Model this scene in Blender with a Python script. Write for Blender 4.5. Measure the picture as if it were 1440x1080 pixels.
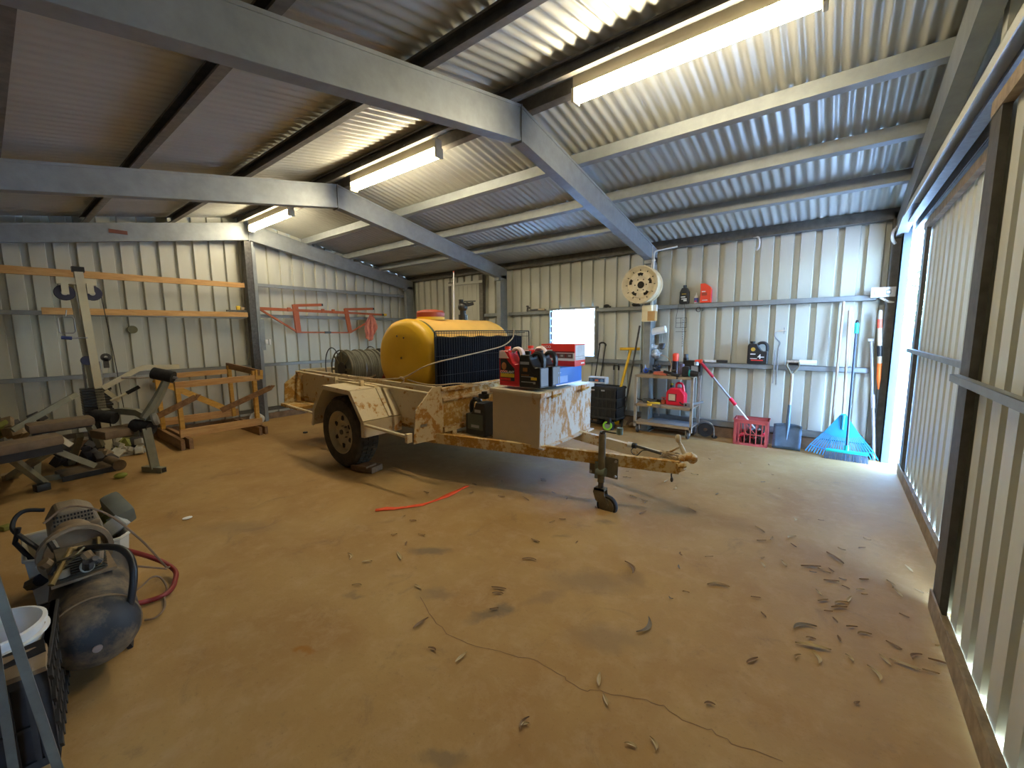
import bpy, bmesh, math, random
from math import sin, cos, tan, pi, radians as R, atan2, hypot
from mathutils import Vector, Matrix, Euler
random.seed(11)
for o in list(bpy.data.objects): bpy.data.objects.remove(o)
S = bpy.context.scene
C = S.collection

# ------------------------------------------------------------------ camera
cam_d = bpy.data.cameras.new('camera'); cam = bpy.data.objects.new('camera', cam_d); C.objects.link(cam)
cam_d.sensor_width = 36; cam_d.lens = 579.0/1440*36; cam_d.clip_start = .02; cam_d.clip_end = 400
yaw, pitch, roll = R(-38.02), R(-7.02), R(-.536)
fw = Vector((sin(yaw)*cos(pitch), cos(yaw)*cos(pitch), sin(pitch)))
rt = Vector((cos(yaw), -sin(yaw), 0)); up = rt.cross(fw)
rt2 = cos(roll)*rt + sin(roll)*up; up2 = -sin(roll)*rt + cos(roll)*up
m = Matrix((rt2, up2, -fw)).transposed().to_4x4(); m.translation = (0, 0, 1.5)
cam.matrix_world = m; S.camera = cam

# ------------------------------------------------------------------ view, world, daylight
S.view_settings.view_transform = 'Standard'; S.view_settings.look = 'None'
S.view_settings.gamma = 1; S.view_settings.use_curve_mapping = False
S.view_settings.exposure = 1.2
W = bpy.data.worlds.new('sky'); S.world = W; W.use_nodes = True
wn = W.node_tree.nodes; bg = wn['Background']
sky = wn.new('ShaderNodeTexSky'); sky.sky_type = 'NISHITA'; sky.sun_elevation = R(52); sky.sun_rotation = R(200)
sky.sun_disc = False; sky.air_density = 1; sky.dust_density = 1.2
tint = wn.new('ShaderNodeMix'); tint.data_type = 'RGBA'; tint.blend_type = 'MULTIPLY'; tint.inputs[0].default_value = 1; tint.inputs[7].default_value = (.72, .92, 1.12, 1)
W.node_tree.links.new(sky.outputs[0], tint.inputs[6]); W.node_tree.links.new(tint.outputs[2], bg.inputs[0]); bg.inputs[1].default_value = SKY = 5.5
sun_d = bpy.data.lights.new('sun', 'SUN'); sun = bpy.data.objects.new('sun', sun_d); C.objects.link(sun)
sun_d.energy = 3.0; sun_d.angle = R(.6); sun_d.color = (1, .95, .86)
sun.rotation_euler = Vector((.22, .55, -.8)).to_track_quat('-Z', 'Y').to_euler()
def portal(loc, rot, sx, sy):      # helps Cycles sample the sky through a real opening
    d = bpy.data.lights.new('sky_opening', 'AREA'); d.shape = 'RECTANGLE'; d.size = sx; d.size_y = sy
    d.cycles.is_portal = True
    o = bpy.data.objects.new('sky_opening', d); C.objects.link(o); o.location = loc; o.rotation_euler = rot
portal((.60, 5.985, 1.3), (0, R(90), 0), 2.6, .46)
portal((-3.63, 6.6, 1.5), (R(-90), 0, 0), .84, .86)

TUBE_EMIT = 28

# ------------------------------------------------------------------ materials
def newmat(name):
    mt = bpy.data.materials.new(name); mt.use_nodes = True
    nt = mt.node_tree; return mt, nt, nt.nodes, nt.links, nt.nodes['Principled BSDF']
def c4(c): return (c[0], c[1], c[2], 1)
def texco(nd, lk, scale=(1, 1, 1)):
    t = nd.new('ShaderNodeTexCoord'); mp = nd.new('ShaderNodeMapping'); mp.inputs['Scale'].default_value = scale
    lk.new(t.outputs['Object'], mp.inputs[0]); return mp.outputs[0]
def noise(nd, lk, vec, scale, detail=6, rough=.6, dist=0):
    n = nd.new('ShaderNodeTexNoise'); n.inputs['Scale'].default_value = scale; n.inputs['Detail'].default_value = detail
    n.inputs['Roughness'].default_value = rough; n.inputs['Distortion'].default_value = dist
    lk.new(vec, n.inputs['Vector']); return n.outputs['Fac']
def ramp(nd, lk, fac, a, b, ca=(0, 0, 0), cb=(1, 1, 1)):
    r = nd.new('ShaderNodeValToRGB'); e = r.color_ramp.elements
    e[0].position = a; e[1].position = b; e[0].color = c4(ca); e[1].color = c4(cb)
    lk.new(fac, r.inputs[0]); return r.outputs[0]
def mixc(nd, lk, fac, a, b, mode='MIX'):
    m_ = nd.new('ShaderNodeMix'); m_.data_type = 'RGBA'; m_.blend_type = mode
    for i, v in ((0, fac), (6, a), (7, b)):
        if hasattr(v, 'links'): lk.new(v, m_.inputs[i])
        elif i == 0: m_.inputs[i].default_value = v
        else: m_.inputs[i].default_value = c4(v)
    return m_.outputs[2]
def bump(nd, lk, bs, h, strength=.3, dist=.01):
    b = nd.new('ShaderNodeBump'); b.inputs['Strength'].default_value = strength; b.inputs['Distance'].default_value = dist
    lk.new(h, b.inputs['Height']); lk.new(b.outputs[0], bs.inputs['Normal'])
def mat(name, col, rough=.6, metal=0, var=.12, sc=8, bmp=0, dirt=None, spec=.5, stretch=(1, 1, 1)):
    mt, nt, nd, lk, bs = newmat(name)
    v = texco(nd, lk, stretch); n = noise(nd, lk, v, sc)
    dk = [x*(1-var*1.6) for x in col]; lt = [min(1, x*(1+var)) for x in col]
    out = ramp(nd, lk, n, .3, .7, dk, lt)
    if dirt:
        n2 = noise(nd, lk, v, sc*.6, 8, .7); out = mixc(nd, lk, ramp(nd, lk, n2, dirt[1], dirt[1]+.18), out, dirt[0])
    lk.new(out, bs.inputs['Base Color'])
    bs.inputs['Roughness'].default_value = rough; bs.inputs['Metallic'].default_value = metal
    bs.inputs['Specular IOR Level'].default_value = spec
    if bmp: bump(nd, lk, bs, noise(nd, lk, v, sc*4), bmp, .004)
    return mt
def rusty(name, paint, thr=.55, sc=9, stretch=(1, 1, 1), rough=.5, fine=60, rust=(.30, .115, .03), rust2=(.52, .27, .05)):
    mt, nt, nd, lk, bs = newmat(name)
    v = texco(nd, lk, stretch); big = noise(nd, lk, v, sc*.25, 3); n = noise(nd, lk, v, sc, 10, .75); f = noise(nd, lk, v, fine, 4, .7)
    add = nd.new('ShaderNodeMath'); add.operation = 'MULTIPLY_ADD'; lk.new(big, add.inputs[0]); add.inputs[1].default_value = .9; 
    ad2 = nd.new('ShaderNodeMath'); ad2.operation = 'MULTIPLY_ADD'; lk.new(f, ad2.inputs[0]); ad2.inputs[1].default_value = .45; lk.new(n, ad2.inputs[2])
    lk.new(ad2.outputs[0], add.inputs[2])
    dv = nd.new('ShaderNodeMath'); dv.operation = 'MULTIPLY'; dv.inputs[1].default_value = .42; lk.new(add.outputs[0], dv.inputs[0])
    msk = ramp(nd, lk, dv.outputs[0], thr-.02, thr+.03)
    rc = mixc(nd, lk, ramp(nd, lk, f, .35, .65), rust, rust2)
    pc = ramp(nd, lk, n, .3, .75, [x*.86 for x in paint], paint)
    lk.new(mixc(nd, lk, msk, pc, rc), bs.inputs['Base Color'])
    lk.new(ramp(nd, lk, dv.outputs[0], thr-.02, thr+.03, (rough,)*3, (.9,)*3), bs.inputs['Roughness'])
    bump(nd, lk, bs, dv.outputs[0], .35, .006)
    return mt
def emit(name, col, st):
    mt, nt, nd, lk, bs = newmat(name); bs.inputs['Base Color'].default_value = c4(col)
    bs.inputs['Emission Color'].default_value = c4(col); bs.inputs['Emission Strength'].default_value = st; return mt
def wood(name, a, b, sc=3, stretch=(1, 12, 12), rough=.65):
    mt, nt, nd, lk, bs = newmat(name); v = texco(nd, lk, stretch)
    n = noise(nd, lk, v, sc, 8, .65, .6); w = noise(nd, lk, v, sc*.3, 2)
    col = mixc(nd, lk, ramp(nd, lk, n, .35, .68), a, b)
    col = mixc(nd, lk, ramp(nd, lk, w, .62, .75, (0,)*3, (.45,)*3), col, [x*.55 for x in a])
    lk.new(col, bs.inputs['Base Color']); bs.inputs['Roughness'].default_value = rough; bump(nd, lk, bs, n, .2, .004); return mt
def see(name, col, rough=.15, alpha=.5, trans=0):
    mt, nt, nd, lk, bs = newmat(name); bs.inputs['Base Color'].default_value = c4(col); bs.inputs['Roughness'].default_value = rough
    bs.inputs['Alpha'].default_value = alpha; bs.inputs['Transmission Weight'].default_value = trans; return mt

M = {}
M['wall'] = mat('cream_wall_sheet', (.54, .54, .47), .42, 0, .05, 3, 0, ((.42, .38, .30), .66), stretch=(1, 1, .25))
M['door'] = mat('cream_door_sheet', (.64, .64, .56), .42, 0, .05, 3, 0, ((.42, .36, .26), .64), stretch=(1, 1, .25))
M['roof'] = mat('roof_sheet', (.46, .46, .415), .38, .25, .06, 2, 0, ((.34, .31, .27), .6), stretch=(1, .3, 1))
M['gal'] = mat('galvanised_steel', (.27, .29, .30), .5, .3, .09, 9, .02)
M['galdark'] = mat('dark_galvanised_steel', (.11, .10, .085), .6, .2, .2, 14, .03)
M['purlindark'] = mat('shaded_purlin_dark_jamb_steel', (.17, .155, .135), .6, .2, .2, 14, .03)  # steel darkened for the purlins' unlit side; also plain dark door jambs
M['brownsteel'] = mat('dusty_brown_steel', (.36, .27, .17), .65, .2, .25, 14, .08)
M['post'] = mat('pale_blue_post', (.10, .14, .17), .45, .1, .05, 5)
M['pine'] = wood('pine_timber', (.52, .27, .09), (.70, .42, .17), 3, (10, 1.2, 10))
M['pineX'] = wood('orange_timber', (.58, .30, .045), (.76, .45, .10), 3, (1.2, 3, 10))
M['black'] = mat('black_plastic', (.018, .018, .020), .42, 0, .2, 20)
M['blackm'] = mat('black_rubber', (.03, .028, .026), .8, 0, .3, 20, .1, ((.13, .10, .07), .55))
M['white'] = mat('white_plastic', (.78, .78, .76), .35, 0, .04, 6)
M['paper'] = mat('white_paper', (.85, .86, .88), .8, 0, .03, 6)
M['steel'] = mat('bare_steel', (.45, .45, .46), .32, .85, .12, 25)
M['dsteel'] = mat('dark_steel', (.10, .095, .09), .5, .5, .25, 25)
M['cream'] = mat('cream_paint', (.66, .58, .42), .5, 0, .06, 6, 0, ((.40, .27, .13), .66))

# floor -------------------------------------------------------------
def floor_mat():
    mt, nt, nd, lk, bs = newmat('red_dusty_concrete'); v = texco(nd, lk)
    a = noise(nd, lk, v, 1.3, 8, .62, .4); b = noise(nd, lk, v, 7, 10, .72, .3); c = noise(nd, lk, v, 55, 6, .7)
    col = ramp(nd, lk, a, .33, .68, (.345, .19, .062), (.44, .285, .108))
    col = mixc(nd, lk, ramp(nd, lk, b, .48, .72, (0,)*3, (.6,)*3), col, (.50, .345, .19))
    col = mixc(nd, lk, ramp(nd, lk, noise(nd, lk, v, 3.1, 9, .75, .8), .57, .70, (0,)*3, (.5,)*3), col, (.20, .125, .07))
    col = mixc(nd, lk, ramp(nd, lk, c, .58, .75, (0,)*3, (.6,)*3), col, (.20, .12, .055))
    # stains: soft-edged blobs of oil, water and rust with their own places
    def blob(x, y, rx, ry, ang, colr, amt, colin):
        t = nd.new('ShaderNodeTexCoord'); nz = nd.new('ShaderNodeTexNoise'); nz.inputs['Scale'].default_value = 9; nz.inputs['Detail'].default_value = 5
        lk.new(t.outputs['Object'], nz.inputs['Vector'])
        s0 = nd.new('ShaderNodeVectorMath'); s0.operation = 'MULTIPLY_ADD'; lk.new(nz.outputs['Color'], s0.inputs[0]); s0.inputs[1].default_value = (.16, .16, 0)
        lk.new(t.outputs['Object'], s0.inputs[2])
        mp = nd.new('ShaderNodeMapping'); mp.vector_type = 'TEXTURE'; mp.inputs['Location'].default_value = (x+.08, y+.08, 0)
        mp.inputs['Rotation'].default_value = (0, 0, ang); mp.inputs['Scale'].default_value = (rx, ry, 1)
        lk.new(s0.outputs[0], mp.inputs[0]); ln = nd.new('ShaderNodeVectorMath'); ln.operation = 'LENGTH'; lk.new(mp.outputs[0], ln.inputs[0])
        return mixc(nd, lk, ramp(nd, lk, ln.outputs['Value'],   .35, 1.35, (amt*.85,)*3, (0,)*3), colin, colr)
    for args in STAINS: col = blob(*args, col)
    lk.new(col, bs.inputs['Base Color'])
    lk.new(ramp(nd, lk, b, .3, .7, (.55,)*3, (.8,)*3), bs.inputs['Roughness']); bs.inputs['Specular IOR Level'].default_value = .3
    bump(nd, lk, bs, c, .25, .004); return mt
OIL = (.135, .105, .075)
STAINS = [(-2.12,1.78,.17,.06,.62,OIL,.75), (-1.36,1.53,.17,.04,.95,OIL,.75), (-1.33,1.63,.05,.05,0,OIL,.75), (-1.08,2.12,.34,.15,.5,(.21,.14,.08),.6), (-1.35,2.92,.08,.05,0,OIL,.6), (-1.5,2.51,.10,.035,.9,OIL,.45),
 (-1.9,.8,.075,.022,.6,(.34,.13,.01),.9), (-1.0,.85,.12,.04,.65,OIL,.6), (-1.73,1.47,.12,.07,.6,(.19,.13,.08),.6), (-2.1,1.18,.07,.03,.6,OIL,.5), (-.88,2.31,.10,.10,0,(.20,.13,.07),.5), (-1.21,1.83,.2,.06,1.1,(.22,.14,.08),.5),
 (-.80,1.75,.25,.12,.6,(.20,.135,.085),.5), (-2.5,3.4,.9,.35,.1,(.20,.14,.10),.4), (-3.6,1.1,.4,.13,.6,(.22,.15,.09),.4)]
M['floor'] = floor_mat()
M['crack'] = mat('brown_floor_crack', (.22, .13, .065), .9)  # thin brown line drawing the floor crack

# ------------------------------------------------------------------ mesh builder
class MB:
    def __init__(s): s.v = []; s.f = []; s.m = []; s.sm = []
    def add(s, vs, fs, mi=0, smooth=False):
        b = len(s.v); s.v += [tuple(v) for v in vs]; s.f += [[b+i for i in f] for f in fs]
        s.m += [mi]*len(fs); s.sm += [smooth]*len(fs); return s
    def box(s, c, d, rot=None, mi=0, bev=0):
        c = Vector(c); x, y, z = [q/2 for q in d]
        rm = rot if isinstance(rot, Matrix) else (Euler(rot).to_matrix() if rot else Matrix.Identity(3))
        if bev:
            bm = bmesh.new(); bmesh.ops.create_cube(bm, size=1)
            for v in bm.verts: v.co = Vector((v.co.x*d[0], v.co.y*d[1], v.co.z*d[2]))
            bmesh.ops.bevel(bm, geom=bm.edges[:], offset=bev, segments=2, affect='EDGES', profile=.6)
            bm.verts.index_update()
            s.add([rm @ v.co + c for v in bm.verts], [[v.index for v in f.verts] for f in bm.faces], mi, True); bm.free(); return s
        vs = [rm @ Vector((a*x, b_*y, e*z)) + c for a in (-1, 1) for b_ in (-1, 1) for e in (-1, 1)]
        return s.add(vs, [(0, 1, 3, 2), (4, 6, 7, 5), (0, 4, 5, 1), (2, 3, 7, 6), (0, 2, 6, 4), (1, 5, 7, 3)], mi)
    def bx(s, a, b, mi=0, bev=0):       # box from corner to corner
        return s.box([(p+q)/2 for p, q in zip(a, b)], [abs(q-p) for p, q in zip(a, b)], None, mi, bev)
    def bar(s, p, q, w, h, mi=0, upv=(0, 0, 1)):   # rectangular bar between two points
        p, q = Vector(p), Vector(q); d = q-p; L = d.length; d.normalize(); u = Vector(upv)
        if abs(d.dot(u)) > .99: u = Vector((0, 1, 0))
        sx = d.cross(u).normalized(); u2 = sx.cross(d)
        return s.box((p+q)/2, (L, w, h), Matrix((d, sx, u2)).transposed(), mi)
    def ring(s, c, d, r, n, ph=0):
        c, d = Vector(c), Vector(d).normalized(); a = d.orthogonal().normalized()
        if abs(d.z) < .9: a = d.cross(Vector((0, 0, 1))).normalized()
        b = d.cross(a); return [c + r*(cos(ph+2*pi*i/n)*a + sin(ph+2*pi*i/n)*b) for i in range(n)]
    def cyl(s, p, q, r, r2=None, n=16, mi=0, caps=True, smooth=True):
        r2 = r if r2 is None else r2; d = Vector(q)-Vector(p)
        A = s.ring(p, d, r, n); B = s.ring(q, d, r2, n)
        fs = [(i, (i+1) % n, n+(i+1) % n, n+i) for i in range(n)]; s.add(A+B, fs, mi, smooth)
        if caps: s.add(A, [list(range(n))[::-1]], mi); s.add(B, [list(range(n))], mi)
        return s
    def tube(s, pts, r, n=8, mi=0, closed=False, smooth=True):
        pts = [Vector(p) for p in pts]; N = len(pts); rs = r if isinstance(r, (list, tuple)) else [r]*N
        if smooth and not closed and 4 <= N <= 15:      # round the bends
            q, qr = [], []
            for i in range(N-1):
                p0, p1, p2, p3 = pts[max(i-1, 0)], pts[i], pts[i+1], pts[min(i+2, N-1)]; L = (p2-p1).length
                m1 = (p2-p0); m2 = (p3-p1); m1 = m1*(L/m1.length) if m1.length else m1; m2 = m2*(L/m2.length) if m2.length else m2
                for k in range(5):
                    t = k/5; h1, h2, h3, h4 = 2*t**3-3*t*t+1, t**3-2*t*t+t, -2*t**3+3*t*t, t**3-t*t
                    q.append(h1*p1+h2*m1+h3*p2+h4*m2); qr.append(rs[i]*(1-t)+rs[i+1]*t)
            q.append(pts[-1]); qr.append(rs[-1]); pts, rs, N = q, qr, len(q)
        T = []
        for i in range(N):
            a = pts[(i-1) % N] if (closed or i > 0) else pts[i]; b = pts[(i+1) % N] if (closed or i < N-1) else pts[i]
            t = (b-a); T.append(t.normalized() if t.length else Vector((0, 0, 1)))
        nrm = T[0].orthogonal().normalized(); vs = []
        for i in range(N):
            nrm = (nrm - T[i]*nrm.dot(T[i])); nrm = nrm.normalized() if nrm.length > 1e-6 else T[i].orthogonal().normalized()
            b = T[i].cross(nrm); vs += [pts[i] + rs[i]*(cos(2*pi*k/n)*nrm + sin(2*pi*k/n)*b) for k in range(n)]
        fs = []
        for i in range(N if closed else N-1):
            j = (i+1) % N
            fs += [(i*n+k, i*n+(k+1) % n, j*n+(k+1) % n, j*n+k) for k in range(n)]
        s.add(vs, fs, mi, smooth)
        if not closed: s.add(vs[:n], [list(range(n))[::-1]], mi); s.add(vs[-n:], [list(range(n))], mi)
        return s
    def lathe(s, c, axis, prof, n=24, mi=0, smooth=True):   # prof: (distance along axis, radius)
        d = Vector(axis).normalized(); vs = []
        for t, r in prof: vs += s.ring(Vector(c)+d*t, d, max(r, 1e-4), n)
        fs = [(i*n+k, i*n+(k+1) % n, (i+1)*n+(k+1) % n, (i+1)*n+k) for i in range(len(prof)-1) for k in range(n)]
        return s.add(vs, fs, mi, smooth)
    def prism(s, pts, plane, a, b, mi=0, smooth=False):   # outline in a plane ('xy','xz','yz') swept from a to b on the third axis
        def P(u, v, w): return {'xy': (u, v, w), 'xz': (u, w, v), 'yz': (w, u, v)}[plane]
        n = len(pts); vs = [P(u, v, a) for u, v in pts] + [P(u, v, b) for u, v in pts]
        s.add(vs, [(i, (i+1) % n, n+(i+1) % n, n+i) for i in range(n)], mi, smooth)
        return s.add(vs, [list(range(n))[::-1], list(range(n, 2*n))], mi)
    def sphere(s, c, r, n=16, mi=0, k=(1, 1, 1)):
        vs = []; h = n//2
        for i in range(h+1):
            a = pi*i/h
            vs += [(c[0]+r*k[0]*sin(a)*cos(2*pi*j/n), c[1]+r*k[1]*sin(a)*sin(2*pi*j/n), c[2]+r*k[2]*cos(a)) for j in range(n)]
        return s.add(vs, [(i*n+j, (i+1)*n+j, (i+1)*n+(j+1) % n, i*n+(j+1) % n) for i in range(h) for j in range(n)], mi, True)
    def obj(s, name, mats, parent=None, loc=None, rot=None, fix=True):
        me = bpy.data.meshes.new(name); me.from_pydata(s.v, [], s.f)
        for m_ in (mats if isinstance(mats, (list, tuple)) else [mats]): me.materials.append(M[m_] if isinstance(m_, str) else m_)
        me.polygons.foreach_set('material_index', s.m); me.polygons.foreach_set('use_smooth', s.sm)
        bm = bmesh.new(); bm.from_mesh(me); bmesh.ops.remove_doubles(bm, verts=bm.verts, dist=1e-5)
        if fix: bmesh.ops.recalc_face_normals(bm, faces=bm.faces)
        bm.to_mesh(me); bm.free()
        if any(s.sm): me.set_sharp_from_angle(angle=R(38))
        o = bpy.data.objects.new(name, me); C.objects.link(o)
        if parent: o.parent = parent
        if loc: o.location = loc
        if rot: o.rotation_euler = rot
        return o
def tag(o, label=None, cat=None, group=None, kind=None):
    for k, v in (('label', label), ('category', cat), ('group', group), ('kind', kind)):
        if v: o[k] = v
    return o
def thing(name, label, cat, loc=(0, 0, 0), rz=0, group=None, rot=None):
    o = bpy.data.objects.new(name, None); C.objects.link(o); o.location = loc; o.rotation_euler = rot or (0, 0, rz)
    o.empty_display_size = .1
    return tag(o, label, cat, group)
def rebase(o):       # move a one-mesh thing's origin to the bottom centre of its mesh
    me = o.data; xs = [v.co for v in me.vertices]
    c = Vector(((min(v.x for v in xs)+max(v.x for v in xs))/2, (min(v.y for v in xs)+max(v.y for v in xs))/2, min(v.z for v in xs)))
    me.transform(Matrix.Translation(-c)); o.location = o.matrix_basis @ c if not o.parent else c; return o
def struct(mb, name, mats, label=None, cat=None):
    o = mb.obj(name, mats); return tag(o, label, cat, None, 'structure')
def sheet(axis, a0, a1, z0f, z1f, pos, out, per=.215, groove=.076, depth=.044, ph=0, holes=(), th=.0):
    """trapezoid ribbed sheet: runs along axis ('x'|'y'), pans at pos, grooves going to pos+out*depth. z0f/z1f: bottom/top as functions of the run"""
    mb = MB(); prof = []; k = a0 - ((a0-ph) % per); sl = .009
    while k < a1+per:
        for t, d in ((0, 0), (per-groove, 0), (per-groove+sl, 1), (per-sl, 1)):
            prof.append((k+t, pos+out*depth*d))
        k += per
    prof = [p for p in prof if a0 <= p[0] <= a1]; prof = [(a0, prof[0][1])]+prof+[(a1, prof[-1][1])]
    for cut in holes: 
        for e in cut[:2]:
            for i in range(len(prof)-1):
                if prof[i][0] < e < prof[i+1][0]:
                    t = (e-prof[i][0])/(prof[i+1][0]-prof[i][0]); prof.insert(i+1, (e, prof[i][1]*(1-t)+prof[i+1][1]*t)); break
    def P(u, w, z): return (u, w, z) if axis == 'x' else (w, u, z)
    for (u0, w0), (u1, w1) in zip(prof, prof[1:]):
        if u1-u0 < 1e-6: continue
        spans = [(z0f, z1f)]
        for h0, h1, hz0, hz1 in holes:
            if u0 >= h0-1e-6 and u1 <= h1+1e-6: spans = [(z0f, lambda u, z=hz0: z), (lambda u, z=hz1: z, z1f)]
        for lo, hi in spans: mb.add([P(u0, w0, lo(u0)), P(u1, w1, lo(u1)), P(u1, w1, hi(u1)), P(u0, w0, hi(u0))], [(0, 1, 2, 3)])
    return mb

# ------------------------------------------------------------------ shed shell
YR, SL = 2.93, .195
XL, XR, YB, YN = -8.05, .70, 6.42, -.55
def rt_(y): return 3.37 - SL*abs(y-YR)       # top of rafters = underside of purlins
def rb_(y): return 3.09 - .175*abs(y-YR)
def rs_(y): return 3.482 - SL*abs(y-YR)      # underside of roof sheet

mb = MB(); mb.bx((XL-.1, YN-.1, -.12), (XR-.02, YB+.12, 0))
def strip(mb, pts, w, z, mi):
    for (x0, y0), (x1, y1) in zip(pts, pts[1:]):
        d = Vector((x1-x0, y1-y0)); n = Vector((-d.y, d.x)).normalized()*w/2
        mb.add([(x0+n.x, y0+n.y, z), (x0-n.x, y0-n.y, z), (x1-n.x, y1-n.y, z), (x1+n.x, y1+n.y, z)], [(0, 1, 2, 3)], mi)
CRACK = [(-1.78,1.40),(-1.58,1.32),(-1.40,1.29),(-1.22,1.34),(-1.09,1.38),(-.98,1.43),(-.84,1.42),(-.74,1.41),(-.68,1.46),(-.60,1.48),(-.53,1.52),(-.44,1.54),(-.34,1.53),(-.27,1.55),(-.17,1.54),(.0,1.6)]
cr = []
for (x0, y0), (x1, y1) in zip(CRACK, CRACK[1:]):
    for k in range(4):
        t = k/4; cr.append((x0+(x1-x0)*t+random.uniform(-.008, .008), y0+(y1-y0)*t+random.uniform(-.008, .008)))
strip(mb, cr, .0032, .0009, 1)
struct(mb, 'floor', ['floor', 'crack'])

struct(sheet('y', YN, YB, lambda u: .0, lambda u: rs_(u)+.01, XL, -1, ph=.05), 'wall_left', 'wall')
struct(sheet('x', XL-.03, .53, lambda u: .0, lambda u: rs_(YB)+.022, YB, 1, ph=.012, holes=[(-4.06, -3.2, 1.1, 1.92)]), 'wall_back', 'wall')
struct(sheet('x', XL-.03, XR, lambda u: .0, lambda u: rs_(YN)+.022, YN, -1, ph=0), 'wall_front', 'galdark')  # unseen wall, coloured dark to cut the light it bounces to the left
# right gable: sheeting above the door header and behind the camera
struct(sheet('y', YN, YB, lambda u: 2.5, lambda u: rs_(u)+.01, XR, 1, ph=0), 'wall_right', 'door')

# roof: corrugated sheets
per, amp = .093, .011
def roof_half(y0, y1):
    mb = MB(); n = 8; x = XL-.15; xs = []
    while x < XR+.2: xs.append((x, amp*cos(2*pi*x/per))); x += per/n
    ys = [y0+(y1-y0)*i/4 for i in range(5)]
    vs = [(x_, y_, rs_(y_)+amp+dz) for y_ in ys for x_, dz in xs]; k = len(xs)
    mb.add(vs, [(j*k+i, j*k+i+1, (j+1)*k+i+1, (j+1)*k+i) for j in range(4) for i in range(k-1)], 0, True); return mb
rm_ = roof_half(YR, YB+.25); r2 = roof_half(YR, YN-.25); rm_.add(r2.v, r2.f, 0, True)
struct(rm_, 'ceiling', 'roof')

n_trim = [0]
def trim(mb, mats, lab=None):
    n_trim[0] += 1; return struct(mb, 'trim_%d' % n_trim[0], mats)
# purlins (C-sections lying along the ridge direction)
def cee(mb, x0, x1, y, z, h=.104, w=.065, flip=1, t=.006, lip=.016):
    tilt = -SL if y > YR else SL
    def P(x, dy, dz): return (x, y+dy*flip, z+dz+tilt*dy*flip)
    pr = [(w, lip), (w, 0), (0, 0), (0, h), (w, h), (w, h-lip), (w-t, h-lip), (w-t, h-t), (t, h-t), (t, t), (w-t, t), (w-t, lip)]
    n = len(pr); vs = [P(x0, a, b) for a, b in pr]+[P(x1, a, b) for a, b in pr]
    mb.add(vs, [(i, (i+1) % n, n+(i+1) % n, n+i) for i in range(n)])
    mb.add(vs, [list(range(n))[::-1], list(range(n, 2*n))])
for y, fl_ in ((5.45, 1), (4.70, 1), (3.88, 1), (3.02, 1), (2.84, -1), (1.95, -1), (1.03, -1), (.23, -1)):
    mb = MB(); cee(mb, XL+.02, XR-.12, y, rt_(y)+.0, flip=fl_, h=.104); trim(mb, 'purlindark' if y < 3.1 else 'gal')  # darker copy puts the unlit-side shade into these purlins' colour
mb = MB(); mb.bx((XL+.02, 6.30, 2.71), (XR-.02, 6.46, 2.825)); mb; trim(mb, 'galdark')
mb = MB(); mb.bx((XL+.02, -.50, 2.62), (XR-.1, -.42, 2.80)); trim(mb, 'galdark')

# portal frames
def frame(x, w=.10, cols=True, colw=.10, base=0, colface=6.12):
    mb = MB()
    for s_, ye in ((1, 6.32), (-1, -.46)):
        p = [(YR, rt_(YR)), (ye, rt_(ye)), (ye, rb_(ye)), (YR, rb_(YR))]
        if s_ < 0: p = p[::-1]
        mb.prism(p, 'yz', x-w/2, x+w/2)
        # rolled lips along the open edges of the section
        for f in (rt_, rb_):
            dz = -.012 if f is rt_ else .012
            a = (x+w/2+.002, YR, f(YR)+dz); b = (x+w/2+.002, ye, f(ye)+dz); mb.bar(a, b, .006, .022)
    mb.bx((x-w/2-.004, YR-.006, rb_(YR)-.02), (x+w/2+.012, YR+.006, rt_(YR)+.0))
    if cols:
        for y0, y1 in ((colface, 6.32), (-.46, -.28)):
            mb.bx((x-colw/2, y0, base), (x+colw/2, y1, rb_(y0 if y0 > 0 else y1)+.06))
        mb.bx((x-.09, colface-.04, 0), (x+.09, 6.34, .012))
        # knee plate and bolts
        mb.bx((x-w/2-.003, colface-.05, rb_(6.2)-.03), (x+w/2+.003, colface-.0, rb_(6.2)+.05))
        for dz in (-.01, .06): mb.cyl((x+w/2, colface+.04, rb_(6.2)+dz), (x+w/2+.012, colface+.04, rb_(6.2)+dz), .012, n=6)
    return mb
trim(frame(-2.22), 'gal'); trim(frame(-5.09), 'gal')
trim(frame(-7.89, w=.08, colw=.08), 'gal'); trim(frame(.49, w=.09, cols=False), 'gal')
# gable posts on the left wall
mb = MB(); mb.bx((-7.93, 2.83, 0), (-7.80, 2.93, 3.06)); mb.bx((-7.80, 2.93, 0), (-7.79, 2.96, 3.06), mi=1); mb.bx((-7.95, 2.97, 0), (-7.83, 3.0, 2.98), mi=1)
mb.bx((-7.80, 2.955, 1.25), (-7.785, 3.03, 1.78), mi=1); trim(mb, ['dsteel', 'gal'])
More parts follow.
